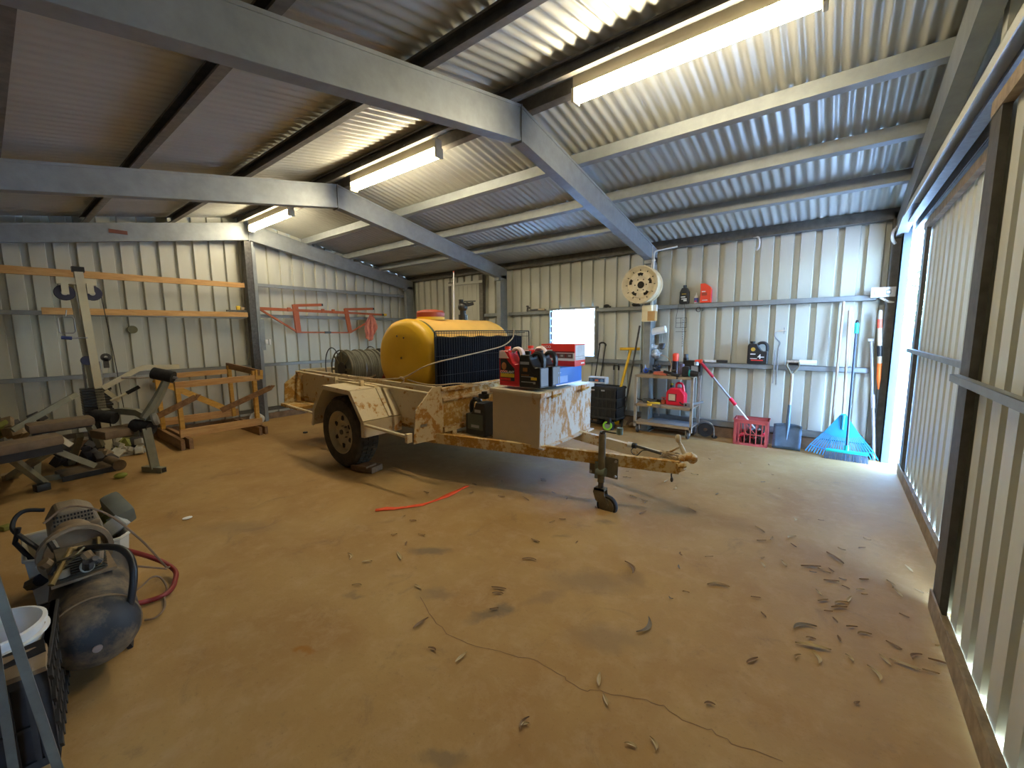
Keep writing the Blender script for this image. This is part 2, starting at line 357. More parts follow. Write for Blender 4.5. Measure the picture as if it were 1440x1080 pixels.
# girts ------------------------------------------------------------
def girt(axis, a0, a1, pos, z0, z1, d=.06, name='gal'):
    mb = MB(); w = d
    if axis == 'y': mb.bx((pos-w, a0, z1-.006), (pos, a1, z1)); mb.bx((pos-.006, a0, z0), (pos, a1, z1)); mb.bx((pos-w, a0, z0), (pos, a1, z0+.006))
    else: mb.bx((a0, pos, z1-.006), (a1, pos+w, z1)); mb.bx((a0, pos, z0), (a1, pos+.006, z1)); mb.bx((a0, pos, z0), (a1, pos+w, z0+.006))
    return trim(mb, name)
for z in (2.40, 1.87, 1.01): girt('y', 3.0, 6.28, -7.94, z-.055, z)
for z in (1.84, 1.0): girt('y', -.5, 2.82, -7.94, z-.055, z)
for x0, x1 in ((-7.9, -5.15), (-5.03, -2.28), (-2.16, .34)):
    for z in (1.90, 1.06):
        if x0 == -7.9: girt('x', -5.66, x1, 6.34, z-.065, z); continue
        if z > 1.5 and x0 == -5.03:
            girt('x', x0, -4.09, 6.34, z-.06, z); girt('x', -3.17, x1, 6.34, z-.06, z)
        else: girt('x', x0, x1, 6.34, z-.065, z)
    girt('x', x0, x1, 6.34, .16, .235)
girt('y', -.5, 6.3, -7.94, .16, .22, name='galdark')
# dirt footing lip along the walls
mb = MB(); mb.bx((-8.1, 6.36, 0), (.5, 6.5, .14)); mb.bx((-8.1, -.5, 0), (-7.99, 6.4, .10)); trim(mb, mat('dusty_concrete_edge', (.30, .20, .13), .9, 0, .3, 6, .3))

# window (louvre) ---------------------------------------------------
wd = tag(MB().bx((-4.10, 6.33, 1.90), (-3.16, 6.44, 1.935)).bx((-4.09, 6.33, 1.06), (-3.17, 6.44, 1.10)).bx((-4.10, 6.33, 1.10), (-4.07, 6.44, 1.9)).bx((-3.19, 6.33, 1.10), (-3.16, 6.44, 1.9)).obj('window_1', 'gal'), kind='structure')
gl = newmat('frosted_louvre_glass'); gl[4].inputs['Base Color'].default_value = (.40, .43, .46, 1); gl[4].inputs['Transmission Weight'].default_value = 1
gl[4].inputs['Roughness'].default_value = .5; gl[4].inputs['IOR'].default_value = 1.1; M['louvre'] = gl[0]
for k in range(6):
    z = 1.165+k*.132
    MB().box((-3.63, 6.40, z), (.86, .005, .145), (R(-14), 0, 0)).obj('pane', 'louvre', wd)
    MB().bx((-4.07, 6.37, z-.05), (-4.045, 6.42, z+.05)).bx((-3.215, 6.37, z-.05), (-3.19, 6.42, z+.05)).obj('louvre_clip', 'steel', wd)

# sliding doors -----------------------------------------------------
def slider(name, X, y0, y1, ztop, zg, sheetx):
    root = tag(MB().bx((X, y1-.17, .010), (X+.03, y1, ztop)).obj(name, 'galdark'), kind='structure')
    MB().bx((X, y0, .010), (X+.03, y0+.1, ztop)).obj('stile', 'gal', root)
    MB().bx((X-.012, y0, .009), (X+.035, y1, .075)).bx((X-.012, y0, .075), (X-.004, y1, .12)).obj('bottom_rail', 'brownsteel', root)
    MB().bx((X-.004, y0, ztop-.07), (X+.035, y1, ztop)).obj('top_rail', 'brownsteel', root)
    MB().bx((X-.035, y0, zg-.035), (X, y1, zg)).bx((X-.035, y0, zg-.035), (X-.030, y1, zg+.0)).obj('middle_rail', 'gal', root)
    sheet('y', y0+.01, y1-.01, lambda u: .06, lambda u: ztop-.03, sheetx, 1, per=.205, groove=.085, depth=.035, ph=.03).obj('sheet', 'door', root)
    return root
slider('door_1', .615, 2.95, 5.77, 2.53, 1.31, .655)
slider('door_2', .505, -.45, 3.0, 2.54, 1.275, .545)
# header and tracks
mb = MB(); mb.bx((.45, -.5, 2.60), (.455, 6.3, 2.66)); mb.bx((.45, -.5, 2.655), (.69, 6.3, 2.66)); trim(mb, 'door')
mb = MB(); mb.bx((.50, -.5, 2.575), (.56, 6.3, 2.60)); mb.bx((.60, -.5, 2.55), (.67, 6.3, 2.59)); mb.bx((.585, -.5, 2.54), (.59, 6.3, 2.65)); trim(mb, 'dsteel')
mb = MB(); mb.bx((.53, 4.25, 2.66), (.60, 4.60, 3.0)); trim(mb, 'door')
mb = MB(); mb.bx((.56, 3.24, 2.66), (.66, 3.34, 3.3)); trim(mb, 'door')
# door-jamb post (flat pale face), corner post
mb = MB(); mb.bx((.50, 6.17, 0), (.572, 6.24, 2.64)); mb.bx((.50, 6.17, 0), (.506, 6.34, 2.64)); trim(mb, 'post')
mb = MB(); mb.bx((.42, 6.30, 0), (.53, 6.41, 2.78)); trim(mb, 'galdark')
# closed panels on the gable behind the open leaf's run (north of the post)

# fluorescent battens ----------------------------------------------
M['tube'] = emit('lit_diffuser', (1.0, .86, .58), TUBE_EMIT)
M['batten'] = mat('cream_batten', (.72, .66, .50), .5, 0, .04, 8)
def batten(x0, x1, lab):
    t = thing('fluorescent_light', lab, 'ceiling light', ((x0+x1)/2, YR, 3.25), group='fluorescent lights along the ridge'); h = (x1-x0)/2
    MB().bx((-h, -.045, .045), (h, .045, .13), bev=.006).obj('batten', 'batten', t)
    mb = MB(); pr = []
    for i in range(9): a = pi*i/8; pr.append((.042*cos(a), -.045*sin(a)))
    mb.prism(pr+[(-.042, .045), (.042, .045)], 'yz', -h+.02, h-.02, smooth=True).obj('diffuser', 'tube', t)
    for s_ in (-1, 1): MB().bx((s_*h-.012, -.047, -.047), (s_*h+.012, .047, .05), bev=.004).obj('end_cap', 'batten', t)
    for s_ in (-1, 1): MB().bx((s_*h*.5-.015, -.12, .13), (s_*h*.5+.015, .12, .14)).obj('bracket', 'gal', t)
batten(-1.66, -.16, 'large lit fluorescent batten light nearest the camera, cut by the top of the frame')
batten(-4.67, -3.17, 'lit fluorescent batten light on the ridge between the first and second rafters')
batten(-7.72, -6.30, 'small lit fluorescent batten light farthest away near the left gable wall')

# outside -----------------------------------------------------------
M['pave'] = mat('pale_paving', (.60, .60, .60), .8, 0, .1, 1.5)
M['leafy'] = mat('hedge_green', (.10, .30, .06), .7, 0, .5, 30)
M['teal_fence'] = mat('teal_fence', (.10, .26, .30), .7, 0, .05, 2)
M['outwall'] = mat('pale_outside_wall', (.62, .66, .66), .7, 0, .05, 2)
o = struct(MB().bx((XR-.02, -6, -.14), (30, 60, -.02)).bx((-30, YB+.12, -.14), (XR-.02, 60, -.02)), 'ground', 'pave')

fn = thing('boundary_fence', 'teal boundary fence seen far outside through the door gap', 'fence', (3, 18.2, -.02)); MB().bx((-4, 0, .35), (8, .06, 1.60)).obj('sheeting', 'teal_fence', fn); MB().bx((-4, -.02, 0), (8, .1, .35)).obj('plinth', 'gal', fn)
tree = thing('garden_tree', 'leafy green tree behind the fence outside the door gap', 'tree', (3.0, 20.5, -.02)); MB().tube([(0, 0, 0), (.1, 0, 1.4), (0, .1, 2.6)], [.16, .12, .08], 10).obj('trunk', 'brownsteel', tree)
mb = MB(); rr = random.Random(5)
for k in range(900):
    a, b_, r_ = rr.uniform(0, 2*pi), rr.uniform(-1, 1), rr.uniform(.5, 1)**.4; c_ = Vector((1.9*r_*cos(a)*(1-b_*b_)**.5, 1.6*r_*sin(a)*(1-b_*b_)**.5, 2.6+1.1*r_*b_))
    e = Euler((rr.uniform(0, 3), rr.uniform(0, 3), rr.uniform(0, 3))).to_matrix(); q_ = rr.uniform(.08, .16)
    mb.add([c_+e @ Vector((x*q_, y*q_*.5, 0)) for x, y in ((-1, 0), (0, -1), (1, 0), (0, 1))], [(0, 1, 2, 3)])
mb.obj('foliage', 'leafy', tree, fix=False)

dr = tag(MB().bx((-6.60, 6.345, 0), (-5.77, 6.375, 2.54)).obj('door_3', 'wall'), kind='structure')
mb = MB()
for k in range(6): mb.bx((-6.52+k*.13, 6.338, .02), (-6.50+k*.13, 6.347, 2.50))
mb.obj('pressed_rib', 'wall', dr)
MB().bx((-6.66, 6.32, 0), (-6.60, 6.40, 2.60)).obj('jamb', 'purlindark', dr); MB().bx((-5.77, 6.32, 0), (-5.67, 6.40, 2.68)).obj('jamb', 'purlindark', dr); MB().bx((-6.66, 6.31, 2.52), (-5.67, 6.40, 2.57)).obj('head', 'wall', dr)

tag(rebase(MB().bx((-7.848, 1.21, 2.905), (-7.842, 1.40, 2.955)).obj('sticker', mat('maroon_sticker', (.16, .05, .03), .6))), 'small maroon label stuck on the left end rafter', 'label')

# ================================================================== TRAILER
M['tpaint'] = rusty('cream_trailer_paint', (.74, .62, .40), .565, 14, fine=110)
M['trust'] = rusty('rusting_cream_steel', (.70, .55, .31), .505, 20, fine=130)
M['trusty'] = rusty('heavily_rusted_steel', (.68, .52, .25), .475, 24, fine=150, rust=(.27, .11, .03), rust2=(.56, .32, .05))
M['tbox'] = rusty('toolbox_tan_paint', (.62, .50, .32), .60, 8)
M['tboxf'] = rusty('toolbox_rust_speckled_face', (.66, .60, .52), .497, 26, (1, 1, .45), fine=140, rust=(.38, .17, .06), rust2=(.58, .33, .14))
M['tyre'] = mat('dusty_tyre_rubber', (.055, .045, .033), .85, 0, .3, 14, .25, ((.17, .12, .07), .58))
M['rim'] = mat('cream_wheel_rim', (.50, .42, .27), .5, .1, .12, 9, 0, ((.22, .15, .09), .62))
M['hole'] = mat('painted_hole_shade', (.02, .016, .012), .9)  # near-black plates: shade inside slots and openings put into the colour
M['jockey'] = mat('dusty_grey_jockey', (.20, .17, .11), .6, .3, .15, 16, .05)
TILT = .018
tr = thing('box_trailer', 'cream rust-stained box trailer parked across the shed on two wheels and a jockey wheel', 'trailer', (-3, 3.45, 0), rot=(0, TILT, 0))
class TB(MB):       # geometry given in shed coordinates (design height), stored relative to the trailer
    def put(s, name, mats, label=None, parent=None, cz=True, bev=0):
        s.v = [(x+3, y-3.45, z) for x, y, z in s.v]
        o = s.obj(name, mats, parent or tr)
        if parent and parent is not tr:
            pm = Vector(parent['_c']); o.data.transform(Matrix.Translation(-pm)); c0 = Vector((0, 0, 0))
        c = sum((v.co for v in o.data.vertices), Vector())/len(o.data.vertices)
        o.data.transform(Matrix.Translation(-c)); o.location = c
        o['_c'] = list((Vector(parent['_c']) if parent and parent is not tr else Vector()) + c)
        if bev: b = o.modifiers.new('b', 'BEVEL'); b.width = bev; b.segments = 2
        if label: o['label'] = label
        return o
x0, x1, ya, yb, z0, z1 = -6.10, -3.13, 2.82, 4.66, .50, .955
TB().bx((x0, ya, z0), (x1, yb, z0+.03)).put('tray_floor', 'trust')
near = TB().bx((x0, ya, z0), (x1, ya+.02, z1)).put('side_panel', 'tpaint')
TB().bx((x0, ya-.02, z1-.03), (x1, ya+.03, z1)).put('top_rail', 'tpaint', parent=near)
TB().bx((x0, ya-.012, z0), (x1, ya, z0+.07)).put('bottom_rail', 'trust', parent=near)
far = TB().bx((x0, yb-.02, z0), (x1, yb, z1)).put('side_panel', 'tpaint')
TB().bx((x0, yb-.03, z1-.03), (x1, yb+.02, z1)).put('top_rail', 'tpaint', parent=far)
fr = TB().bx((x1-.02, ya, z0), (x1, yb, z1-.03)).put('front_panel', 'trusty')
TB().bx((x1-.03, ya-.02, z1-.03), (x1+.03, yb+.02, z1)).put('top_rail', 'trust', parent=fr)
TB().prism([(x1, .80), (x1+.03, .825), (x1+.03, .845), (x1, .86)], 'xz', ya, yb).put('pressed_rib', 'trust', parent=fr)
TB().bx((x1, ya, z0), (x1+.04, yb, z0+.05)).put('bottom_rail', 'trust', parent=fr)
tg = TB().bx((x0, ya, z0), (x0+.02, yb, z1)).put('tailgate', 'tpaint')
TB().bx((x0-.02, ya, z1-.03), (x0+.03, yb, z1)).put('top_rail', 'tpaint', parent=tg)
TB().cyl((-6.08, 2.735, .93), (-3.16, 2.735, .895), .016).put('rope_rail', 'tpaint')
for x in (-6.08, -3.17): TB().bx((x-.03, 2.735, .87), (x+.03, 2.83, .93)).put('rail_bracket', 'trust')
# end flares
TB().prism([(2.82, .50), (2.82, .975), (2.70, .975), (2.48, .77), (2.45, .45), (2.78, .44)], 'yz', -3.135, -3.12).put('flare_plate', 'trust')
TB().prism([(2.82, .50), (2.82, .955), (2.57, .77), (2.55, .46), (2.80, .45)], 'yz', -6.11, -6.09).put('flare_plate', 'trusty')
TB().bx((-3.119, 2.53, .60), (-3.115, 2.61, .625)).put('data_plate', 'steel')
TB().cyl((-5.62, 2.40, .535), (-4.87, 2.36, .54), .014).put('side_rail', 'tpaint')
TB().cyl((-3.80, 2.36, .555), (-3.14, 2.40, .53), .016).put('side_rail', 'tpaint')
TB().bx((-3.17, 2.38, .47), (-3.13, 2.44, .56), bev=.004).put('rail_end', 'tpaint')
TB().bx((-6.1, 2.5, .46), (-5.6, 2.82, .50)).put('rear_step', 'trusty')
# mudguards: folded plates over each wheel
def guard(yo, yi, yinn):
    prof = [(-4.885, .40), (-4.84, .60), (-4.60, .885), (-4.04, .875), (-3.815, .585), (-3.81, .42)]
    mb = TB(); t = .018
    for (xa, za), (xb, zb) in zip(prof, prof[1:]):
        d = Vector((xb-xa, zb-za)).normalized(); n = Vector((-d.y, d.x))*t
        mb.prism([(xa, za), (xb, zb), (xb+n.x, zb+n.y), (xa+n.x, za+n.y)], 'xz', min(yo, yi), max(yo, yi))
    g = mb.put('mudguard', 'tpaint')
    mb = TB()
    for (xa, za), (xb, zb) in zip(prof, prof[1:]):      # outer turned-down lip
        d = Vector((xb-xa, zb-za)).normalized(); n = Vector((-d.y, d.x))*.03
        mb.prism([(xa, za), (xb, zb), (xb-n.x, zb-n.y), (xa-n.x, za-n.y)], 'xz', yo-.002, yo+.008)
    mb.put('outer_lip', 'tpaint', parent=g)
    mb = TB()
    for (xa, za), (xb, zb) in list(zip(prof, prof[1:]))[1:4]:
        d = Vector((xb-xa, zb-za)).normalized(); n = Vector((-d.y, d.x))*.035
        mb.prism([(xa, za), (xb, zb), (xb+n.x, zb+n.y), (xa+n.x, za+n.y)], 'xz', yinn-.02, yinn+.02)
    mb.put('stiffener', 'tpaint', parent=g)
guard(2.34, 2.82, 2.67); guard(5.14, 4.66, 4.81)
for x in (-4.80, -4.25): TB().bx((x-.02, 2.60, .88), (x+.02, 2.64, .96)).put('rail_stay', 'tpaint')
TB().bx((-4.80, 2.61, .905), (-4.25, 2.63, .925)).put('tie_bar', 'tpaint')
# wheels
def wheel(yc, s_):
    ax = (0, s_, 0); c = (-4.335, yc, .385)
    w = TB().lathe(c, ax, [(-.12, .24), (-.128, .27), (-.132, .33), (-.125, .372), (-.10, .393), (0, .40), (.10, .393), (.125, .372), (.132, .33), (.128, .27), (.12, .24)], 40)
    tyre = w.put('tyre', 'tyre')
    tb = TB()
    for k in range(44):     # tread blocks
        a = 2*pi*k/44
        for j, off in ((-.06, 0), (.0, .5), (.06, 0)):
            a2 = a+off*2*pi/44; tb.box((c[0]+.402*cos(a2), c[1]+j, c[2]+.402*sin(a2)), (.012, .05, .035), (0, -a2, 0))
    tb.put('tread', 'tyre', parent=tyre)
    rim = TB().lathe(c, ax, [(-.12, .235), (.125, .245), (.13, .235), (.10, .225), (.06, .205), (.075, .19), (.085, .13), (.06, .09), (.055, .065), (.10, .06), (.105, .0)], 36).put('wheel_rim', 'rim')
    cy = c[1]+s_*.086
    for k in range(6):      # window slots
        a = 2*pi*(k+.5)/6; pts = []
        for u, v in ((-.026, -.018), (-.018, .022), (0, .034), (.018, .022), (.026, -.018), (0, -.026)):
            pts.append((c[0]+(.155+v)*cos(a)-u*sin(a), c[2]+(.155+v)*sin(a)+u*cos(a)))
        TB().prism(pts, 'xz', cy-.004, cy+.004).put('slot', 'hole', parent=rim)
    h = TB().cyl((c[0], c[1]+s_*.05, c[2]), (c[0], c[1]+s_*.115, c[2]), .035, .028, n=20).put('hub_cap', 'dsteel', parent=rim)
    for k in range(6):
        a = 2*pi*k/6; TB().cyl((c[0]+.065*cos(a), c[1]+s_*.06, c[2]+.065*sin(a)), (c[0]+.065*cos(a), c[1]+s_*.085, c[2]+.065*sin(a)), .009, n=6).put('wheel_nut', 'dsteel', parent=rim)
wheel(2.505, -1); wheel(4.975, 1)
TB().bx((-4.36, 2.6, .36), (-4.31, 4.9, .41)).put('axle', 'dsteel')
for y in (2.95, 4.52):
    TB().prism([(-4.85, .49), (-4.85, .46), (-4.35, .40), (-3.85, .46), (-3.85, .49), (-4.35, .425)], 'xz', y-.03, y+.03).put('leaf_spring', 'dsteel')
    TB().bx((x0, y-.03, .42), (x1+.05, y+.03, .50)).put('chassis_rail', 'trust')
# drawbar
TB().bar((-3.35, 2.69, .45), (-.93, 3.36, .45), .05, .10).put('drawbar', 'trusty')
TB().bar((-3.35, 4.08, .45), (-1.02, 3.50, .45), .05, .10).put('drawbar', 'tpaint')
TB().prism([(-3.15, 2.80), (-3.15, 4.0), (-2.5, 3.83), (-2.5, 2.98)], 'xy', .435, .450).put('front_tray', 'trust')
TB().bx((-1.05, 3.36, .42), (-.93, 3.49, .49)).put('nose_plate', 'trusty')
# toolbox welded on the drawbar
bx_ = TB().bx((-2.60, 3.00, .475), (-2.05, 3.98, .945)).put('toolbox', 'tbox', 'tan steel toolbox with a rust-speckled front face')
TB().bx((-2.052, 3.005, .48), (-2.046, 3.975, .945)).put('front_face', 'tboxf', parent=bx_)
TB().bx((-2.625, 2.98, .945), (-2.03, 4.0, .985), bev=.004).put('lid', rusty('toolbox_lid_paint', (.62, .54, .38), .60, 5), parent=bx_)
TB().bx((-2.03, 2.98, .945), (-2.024, 4.0, .985)).bx((-2.05, 2.985, .475), (-2.00, 3.98, .49)).put('lid_edge', 'tboxf', parent=bx_)
for y in (3.17, 3.72):
    l = TB().bx((-2.03, y-.02, .93), (-2.005, y+.10, .955), bev=.003).cyl((-2.02, y-.01, .92), (-2.02, y-.01, .99), .008, n=8).cyl((-2.02, y+.03, .94), (-1.985, y+.09, .96), .009, n=8)
    l.put('latch', 'trusty', parent=bx_)
# jockey wheel
jx, jy = -1.50, 3.135
jk = TB().cyl((jx, jy, .26), (jx, jy, .68), .030, n=20).put('jockey_stand', 'jockey', 'olive-grey jockey wheel stand with crank handle')
TB().cyl((jx, jy, .19), (jx, jy, .27), .023, n=16).put('inner_tube', 'dsteel', parent=jk)
TB().cyl((jx, jy, .68), (jx, jy, .70), .024, n=16).tube([(jx, jy, .70), (jx+.02, jy, .705), (jx+.12, jy+.0, .705), (jx+.15, jy, .715)], .007).put('crank', 'dsteel', parent=jk)
TB().cyl((jx+.15, jy, .70), (jx+.15, jy, .755), .026, n=14).put('crank_knob', mat('faded_teal_knob', (.18, .25, .22), .6), 'faded teal crank knob', parent=jk)
TB().bx((jx-.13, jy+.035, .30), (jx+.13, jy+.047, .475)).put('clamp_plate', 'jockey', parent=jk)
TB().cyl((jx-.038, jy-.01, .29), (jx-.038, jy-.01, .43), .018, n=10).cyl((jx-.038, jy, .35), (jx+.038, jy, .35), .038, n=14).put('clamp', mat('green_grey_clamp', (.17, .20, .16), .55, .3), parent=jk)
for dx in (-.115, .115):
    for z in (.325, .455): TB().cyl((jx+dx, jy+.02, z), (jx+dx, jy+.045, z), .011, n=6).put('bolt', 'steel', parent=jk)
TB().prism([(jx-.045, .21), (jx+.045, .21), (jx+.05, .16), (jx+.09, .08), (jx+.06, .06), (jx-.03, .10), (jx-.055, .17)], 'xz', jy-.034, jy-.028).prism([(jx-.045, .21), (jx+.045, .21), (jx+.05, .16), (jx+.09, .08), (jx+.06, .06), (jx-.03, .10), (jx-.055, .17)], 'xz', jy+.028, jy+.034).bx((jx-.045, jy-.034, .19), (jx+.045, jy+.034, .21)).put('fork', 'jockey', parent=jk)
jw = TB().lathe((jx+.065, jy, .066), (0, 1, 0), [(-.024, .0), (-.024, .062), (-.018, .066), (-.022, .070), (-.022, .084), (-.012, .090), (.012, .090), (.022, .084), (.022, .070), (.018, .066), (.024, .062), (.024, 0)], 28)
jw.put('castor', ['jockey'], parent=jk)
TB().lathe((jx+.065, jy, .066), (0, 1, 0), [(-.0225, .072), (-.0225, .085), (-.012, .0915), (.012, .0915), (.0225, .085), (.0225, .072)], 28).put('castor_tyre', 'blackm', parent=jk)
# coupling and handbrake
cp = TB().bx((-1.02, 3.385, .495), (-.90, 3.46, .52), bev=.004).tube([(-.94, 3.42, .51), (-.90, 3.42, .53), (-.85, 3.42, .535)], [.03, .036, .04], 12).sphere((-.85, 3.42, .525), .042, 14).put('coupling', 'trust', 'cream coupling head with raised lever')
TB().tube([(-.90, 3.42, .53), (-.935, 3.42, .60), (-.965, 3.42, .655)], [.022, .018, .012], 10).sphere((-.968, 3.42, .672), .024, 10, k=(1, 1, 1.5)).put('coupling_lever', 'tpaint', parent=cp)
TB().tube([(-1.07, 3.42, .515), (-.99, 3.42, .575), (-.94, 3.42, .61)], .009, 8).put('handbrake_rod', 'trust', parent=cp)
TB().cyl((-1.33, 3.45, .535), (-1.10, 3.43, .515), .012, n=8).put('brake_lever', 'dsteel')
TB().cyl((-1.36, 3.45, .535), (-1.325, 3.45, .535), .024, n=12, mi=1).cyl((-1.40, 3.45, .535), (-1.36, 3.45, .535), .026, n=12, mi=0).put('trailer_plug', ['white', 'black'])
wire = []
for k in range(60):
    a = k*.9; wire.append((-1.02+.06*cos(a)+.02*sin(k*.37), 3.40+.035*sin(a*1.1), .52+.03*sin(a*.7+k*.1)))
TB().tube(wire, .0045, 5).put('wiring', mat('tan_wiring', (.42, .30, .16), .7))
TB().tube([(-1.32, 3.42, .54), (-1.35, 3.40, .50), (-1.30, 3.39, .47), (-1.25, 3.40, .52), (-1.18, 3.41, .53)], .004, 5).put('wiring', 'black')
TB().tube([(-.98, 3.36, .42), (-.985, 3.35, .38), (-.98, 3.35, .345)], .006, 6).sphere((-.98, 3.35, .34), .013, 8, k=(1, 1, 1.8)).put('safety_chain', 'dsteel')
TB().cyl((-.94, 3.32, .47), (-.89, 3.38, .47), .022, n=6).cyl((-.92, 3.31, .44), (-.9, 3.40, .44), .018, n=6).put('bolt', 'trusty')

# ================================================================== TRAILER LOAD
M['tank'] = mat('yellow_poly_tank', (.80, .46, .02), .42, 0, .05, 2.2, 0, ((.62, .40, .08), .70))
M['tanktop'] = mat('faded_orange_yellow_poly', (.86, .50, .12), .5, 0, .06, 3)
tk = thing('water_tank', 'yellow plastic spray tank with a red lid, lying across the trailer tray', 'tank', (-3.92, 3.75, .53))
def tankring(y, k, n=48):
    e = 2/2.1; out = []
    for i in range(n):
        a = 2*pi*i/n; ca, sa = cos(a), sin(a)
        out.append((.492*k*(abs(ca)**e)*(1 if ca >= 0 else -1), y, .70+.452*k*(abs(sa)**e)*(1 if sa >= 0 else -1)))
    return out
prof = [(-.80, .03), (-.80, .55), (-.792, .80), (-.775, .90), (-.745, .965), (-.69, .995), (-.64, .985), (-.635, .965), (-.60, .965), (-.595, .985), (-.55, 1), (.0, 1.0), (.50, 1.0), (.53, .98), (.56, .98), (.60, 1.0), (.67, .96), (.73, .85), (.76, .65), (.77, .03)]
mb = MB(); vs = []
for y, k in prof: vs += tankring(y, k)
n = 48; fs = []
for i in range(len(prof)-1):
    for k in range(n): fs.append((i*n+k, i*n+(k+1) % n, (i+1)*n+(k+1) % n, (i+1)*n+k))
mb.add(vs, fs, 0, True)
for i, p in enumerate(mb.f):
    c = sum((Vector(mb.v[j]) for j in p), Vector())/4
    if c.y > -.6: mb.m[i] = 1
mb.obj('tank_body', ['tank', 'tanktop'], tk)
bd = MB(); r1 = tankring(-.632, .975); r2 = tankring(-.603, .975); bd.add(r1+r2, [(k, (k+1) % n, n+(k+1) % n, n+k) for k in range(n)], 0, True); bd.obj('strap_band', mat('dark_green_strap', (.10, .12, .06), .7), tk)
M['lidred'] = mat('faded_red_lid', (.40, .075, .035), .5, 0, .1, 8)
MB().lathe((0, -.34, 1.14), (0, 0, 1), [(0, .175), (.035, .17)], 32).obj('neck', 'tank', tk)
MB().lathe((0, -.34, 1.165), (0, 0, 1), [(0, .0), (0, .165), (.01, .17), (.065, .17), (.085, .15), (.10, .07), (.10, 0)], 32).obj('lid', 'lidred', tk)
for x, z in ((-.06, .95), (.06, .93)): MB().box((x, -.802, z), (.018, .006, .02), (0, .3, 0)).obj('plug', 'dsteel', tk)
v = MB().cyl((.0, .22, 1.14), (.0, .22, 1.22), .06, n=16).cyl((0, .22, 1.22), (0, .22, 1.27), .04, n=12).sphere((0, .22, 1.32), .065, 14, k=(1, 1, 1)).cyl((-.03, .22, 1.32), (-.03, .22, 1.42), .03, n=10).cyl((0, .22, 1.33), (.09, .33, 1.37), .022, n=8).bar((.04, .2, 1.39), (.12, .34, 1.40), .015, .012).sphere((.02, .28, 1.36), .03, 8)
v.obj('valve', 'black', tk)
MB().bx((-.40, -.6, 0), (.40, -.5, .28)).bx((-.40, .45, 0), (.40, .55, .28)).obj('cradle', 'dsteel', tk)
tag(rebase(MB().cyl((-3.86, 3.74, 1.66), (-3.84, 3.74, 2.27), .009, .006, n=8).cyl((-3.84, 3.74, 2.265), (-3.84, 3.74, 2.285), .009, n=8, mi=1).obj('fibreglass_rod', ['white', 'lidred'])), 'thin white rod with a red tip standing up behind the red tank lid', 'rod')

# mesh panel with shade cloth
cg = thing('wire_mesh_panel', 'black wire mesh panel with dark cloth standing against the yellow tank', 'mesh panel', (-3.36, 3.83, .60))
mb = MB(); L_, H_ = .86, .93
for k in range(45): y = -L_+.02+k*(2*L_-.04)/44; mb.cyl((0, y, 0), (0, y, H_), .0028, n=5)
for z in (.06, .25, .45, .66, .86): mb.cyl((.004, -L_, z), (.004, L_, z), .003, n=5)
mb.obj('wire_grid', 'black', cg)
mb = MB(); mb.tube([(0, -L_, 0), (0, -L_, H_-.015), (0, -L_+.02, H_), (0, L_-.02, H_), (0, L_, H_-.015), (0, L_, 0)], .007, 8).tube([(-.03, -L_+.02, .1), (-.03, -L_+.02, H_-.02), (-.03, L_-.05, H_-.02)], .005, 6).obj('wire_frame', 'black', cg)
mb = MB(); cols = 60; rows = 6; vs = []
for j in range(rows+1):
    for i in range(cols+1):
        y = -L_+.015+(2*L_-.16)*i/cols; vs.append((-.022+.006*sin(i*1.1)+.004*sin(i*.37+j), y, .01+(H_-.07)*j/rows+.006*sin(i*.5)))
mb.add(vs, [(j*(cols+1)+i, j*(cols+1)+i+1, (j+1)*(cols+1)+i+1, (j+1)*(cols+1)+i) for j in range(rows) for i in range(cols)], 0, True)
o = mb.obj('cloth', mat('navy_black_shade_cloth', (.004, .004, .007), .9, 0, .3, 40, .2, None, .15), cg, fix=False)
sd = o.modifiers.new('s', 'SOLIDIFY'); sd.thickness = .004

# hose reel
rl = thing('hose_reel', 'large hose reel wound with grey-green hose at the rear of the trailer tray', 'hose reel', (-5.42, 3.06, 1.02))
M['hose'] = mat('grey_green_hose', (.17, .165, .125), .6, 0, .18, 10)
mb = MB(); mb.lathe((0, 0, 0), (0, 1, 0), [(0, .262), (0, .275), (.012, .275), (.012, .262)], 40)
for k in range(4):
    a = pi*k/4+pi/2; mb.bar((-.265*cos(a), .006, -.265*sin(a)), (.265*cos(a), .006, .265*sin(a)), .008, .03, upv=(sin(a), 0, -cos(a)))
mb.obj('near_flange', 'jockey', rl)
MB().lathe((0, .62, 0), (0, 1, 0), [(0, .0), (0, .275), (.012, .275), (.012, 0)], 40).obj('far_flange', 'dsteel', rl)
MB().cyl((0, .0, 0), (0, .63, 0), .10, n=20).obj('drum', 'black', rl)
mb = MB(); pts = []; turns = 19
for i in range(turns*22+1):
    a = 2*pi*i/22; y = .03+.57*i/(turns*22); r = .235+.010*sin(i*.013)+.006*sin(i*.31); pts.append((r*cos(a), y, r*sin(a)))
mb.tube(pts, .0155, 7); mb.lathe((0, .02, 0), (0, 1, 0), [(0, .10), (0, .222), (.59, .222), (.59, .10)], 30)
for k in (2, 6, 9, 13, 16):   # upper winding layer, with slack turns
    y = .04+.57*k/turns; pts = [(.262*cos(2*pi*i/28), y+.010*sin(2*pi*i/28+k), .262*sin(2*pi*i/28)) for i in range(28)]; mb.tube(pts, .0145, 7, closed=True)
mb.obj('wound_hose', 'hose', rl)
for y in (-.02, .60):
    mb = MB(); pts = [(-.19+.20*cos(a), y, .03+.27*sin(a)) for a in [pi*.02*k+.0 for k in range(10, 60)]]; mb.tube(pts, .008, 6).obj('guard_hoop', 'dsteel', rl)
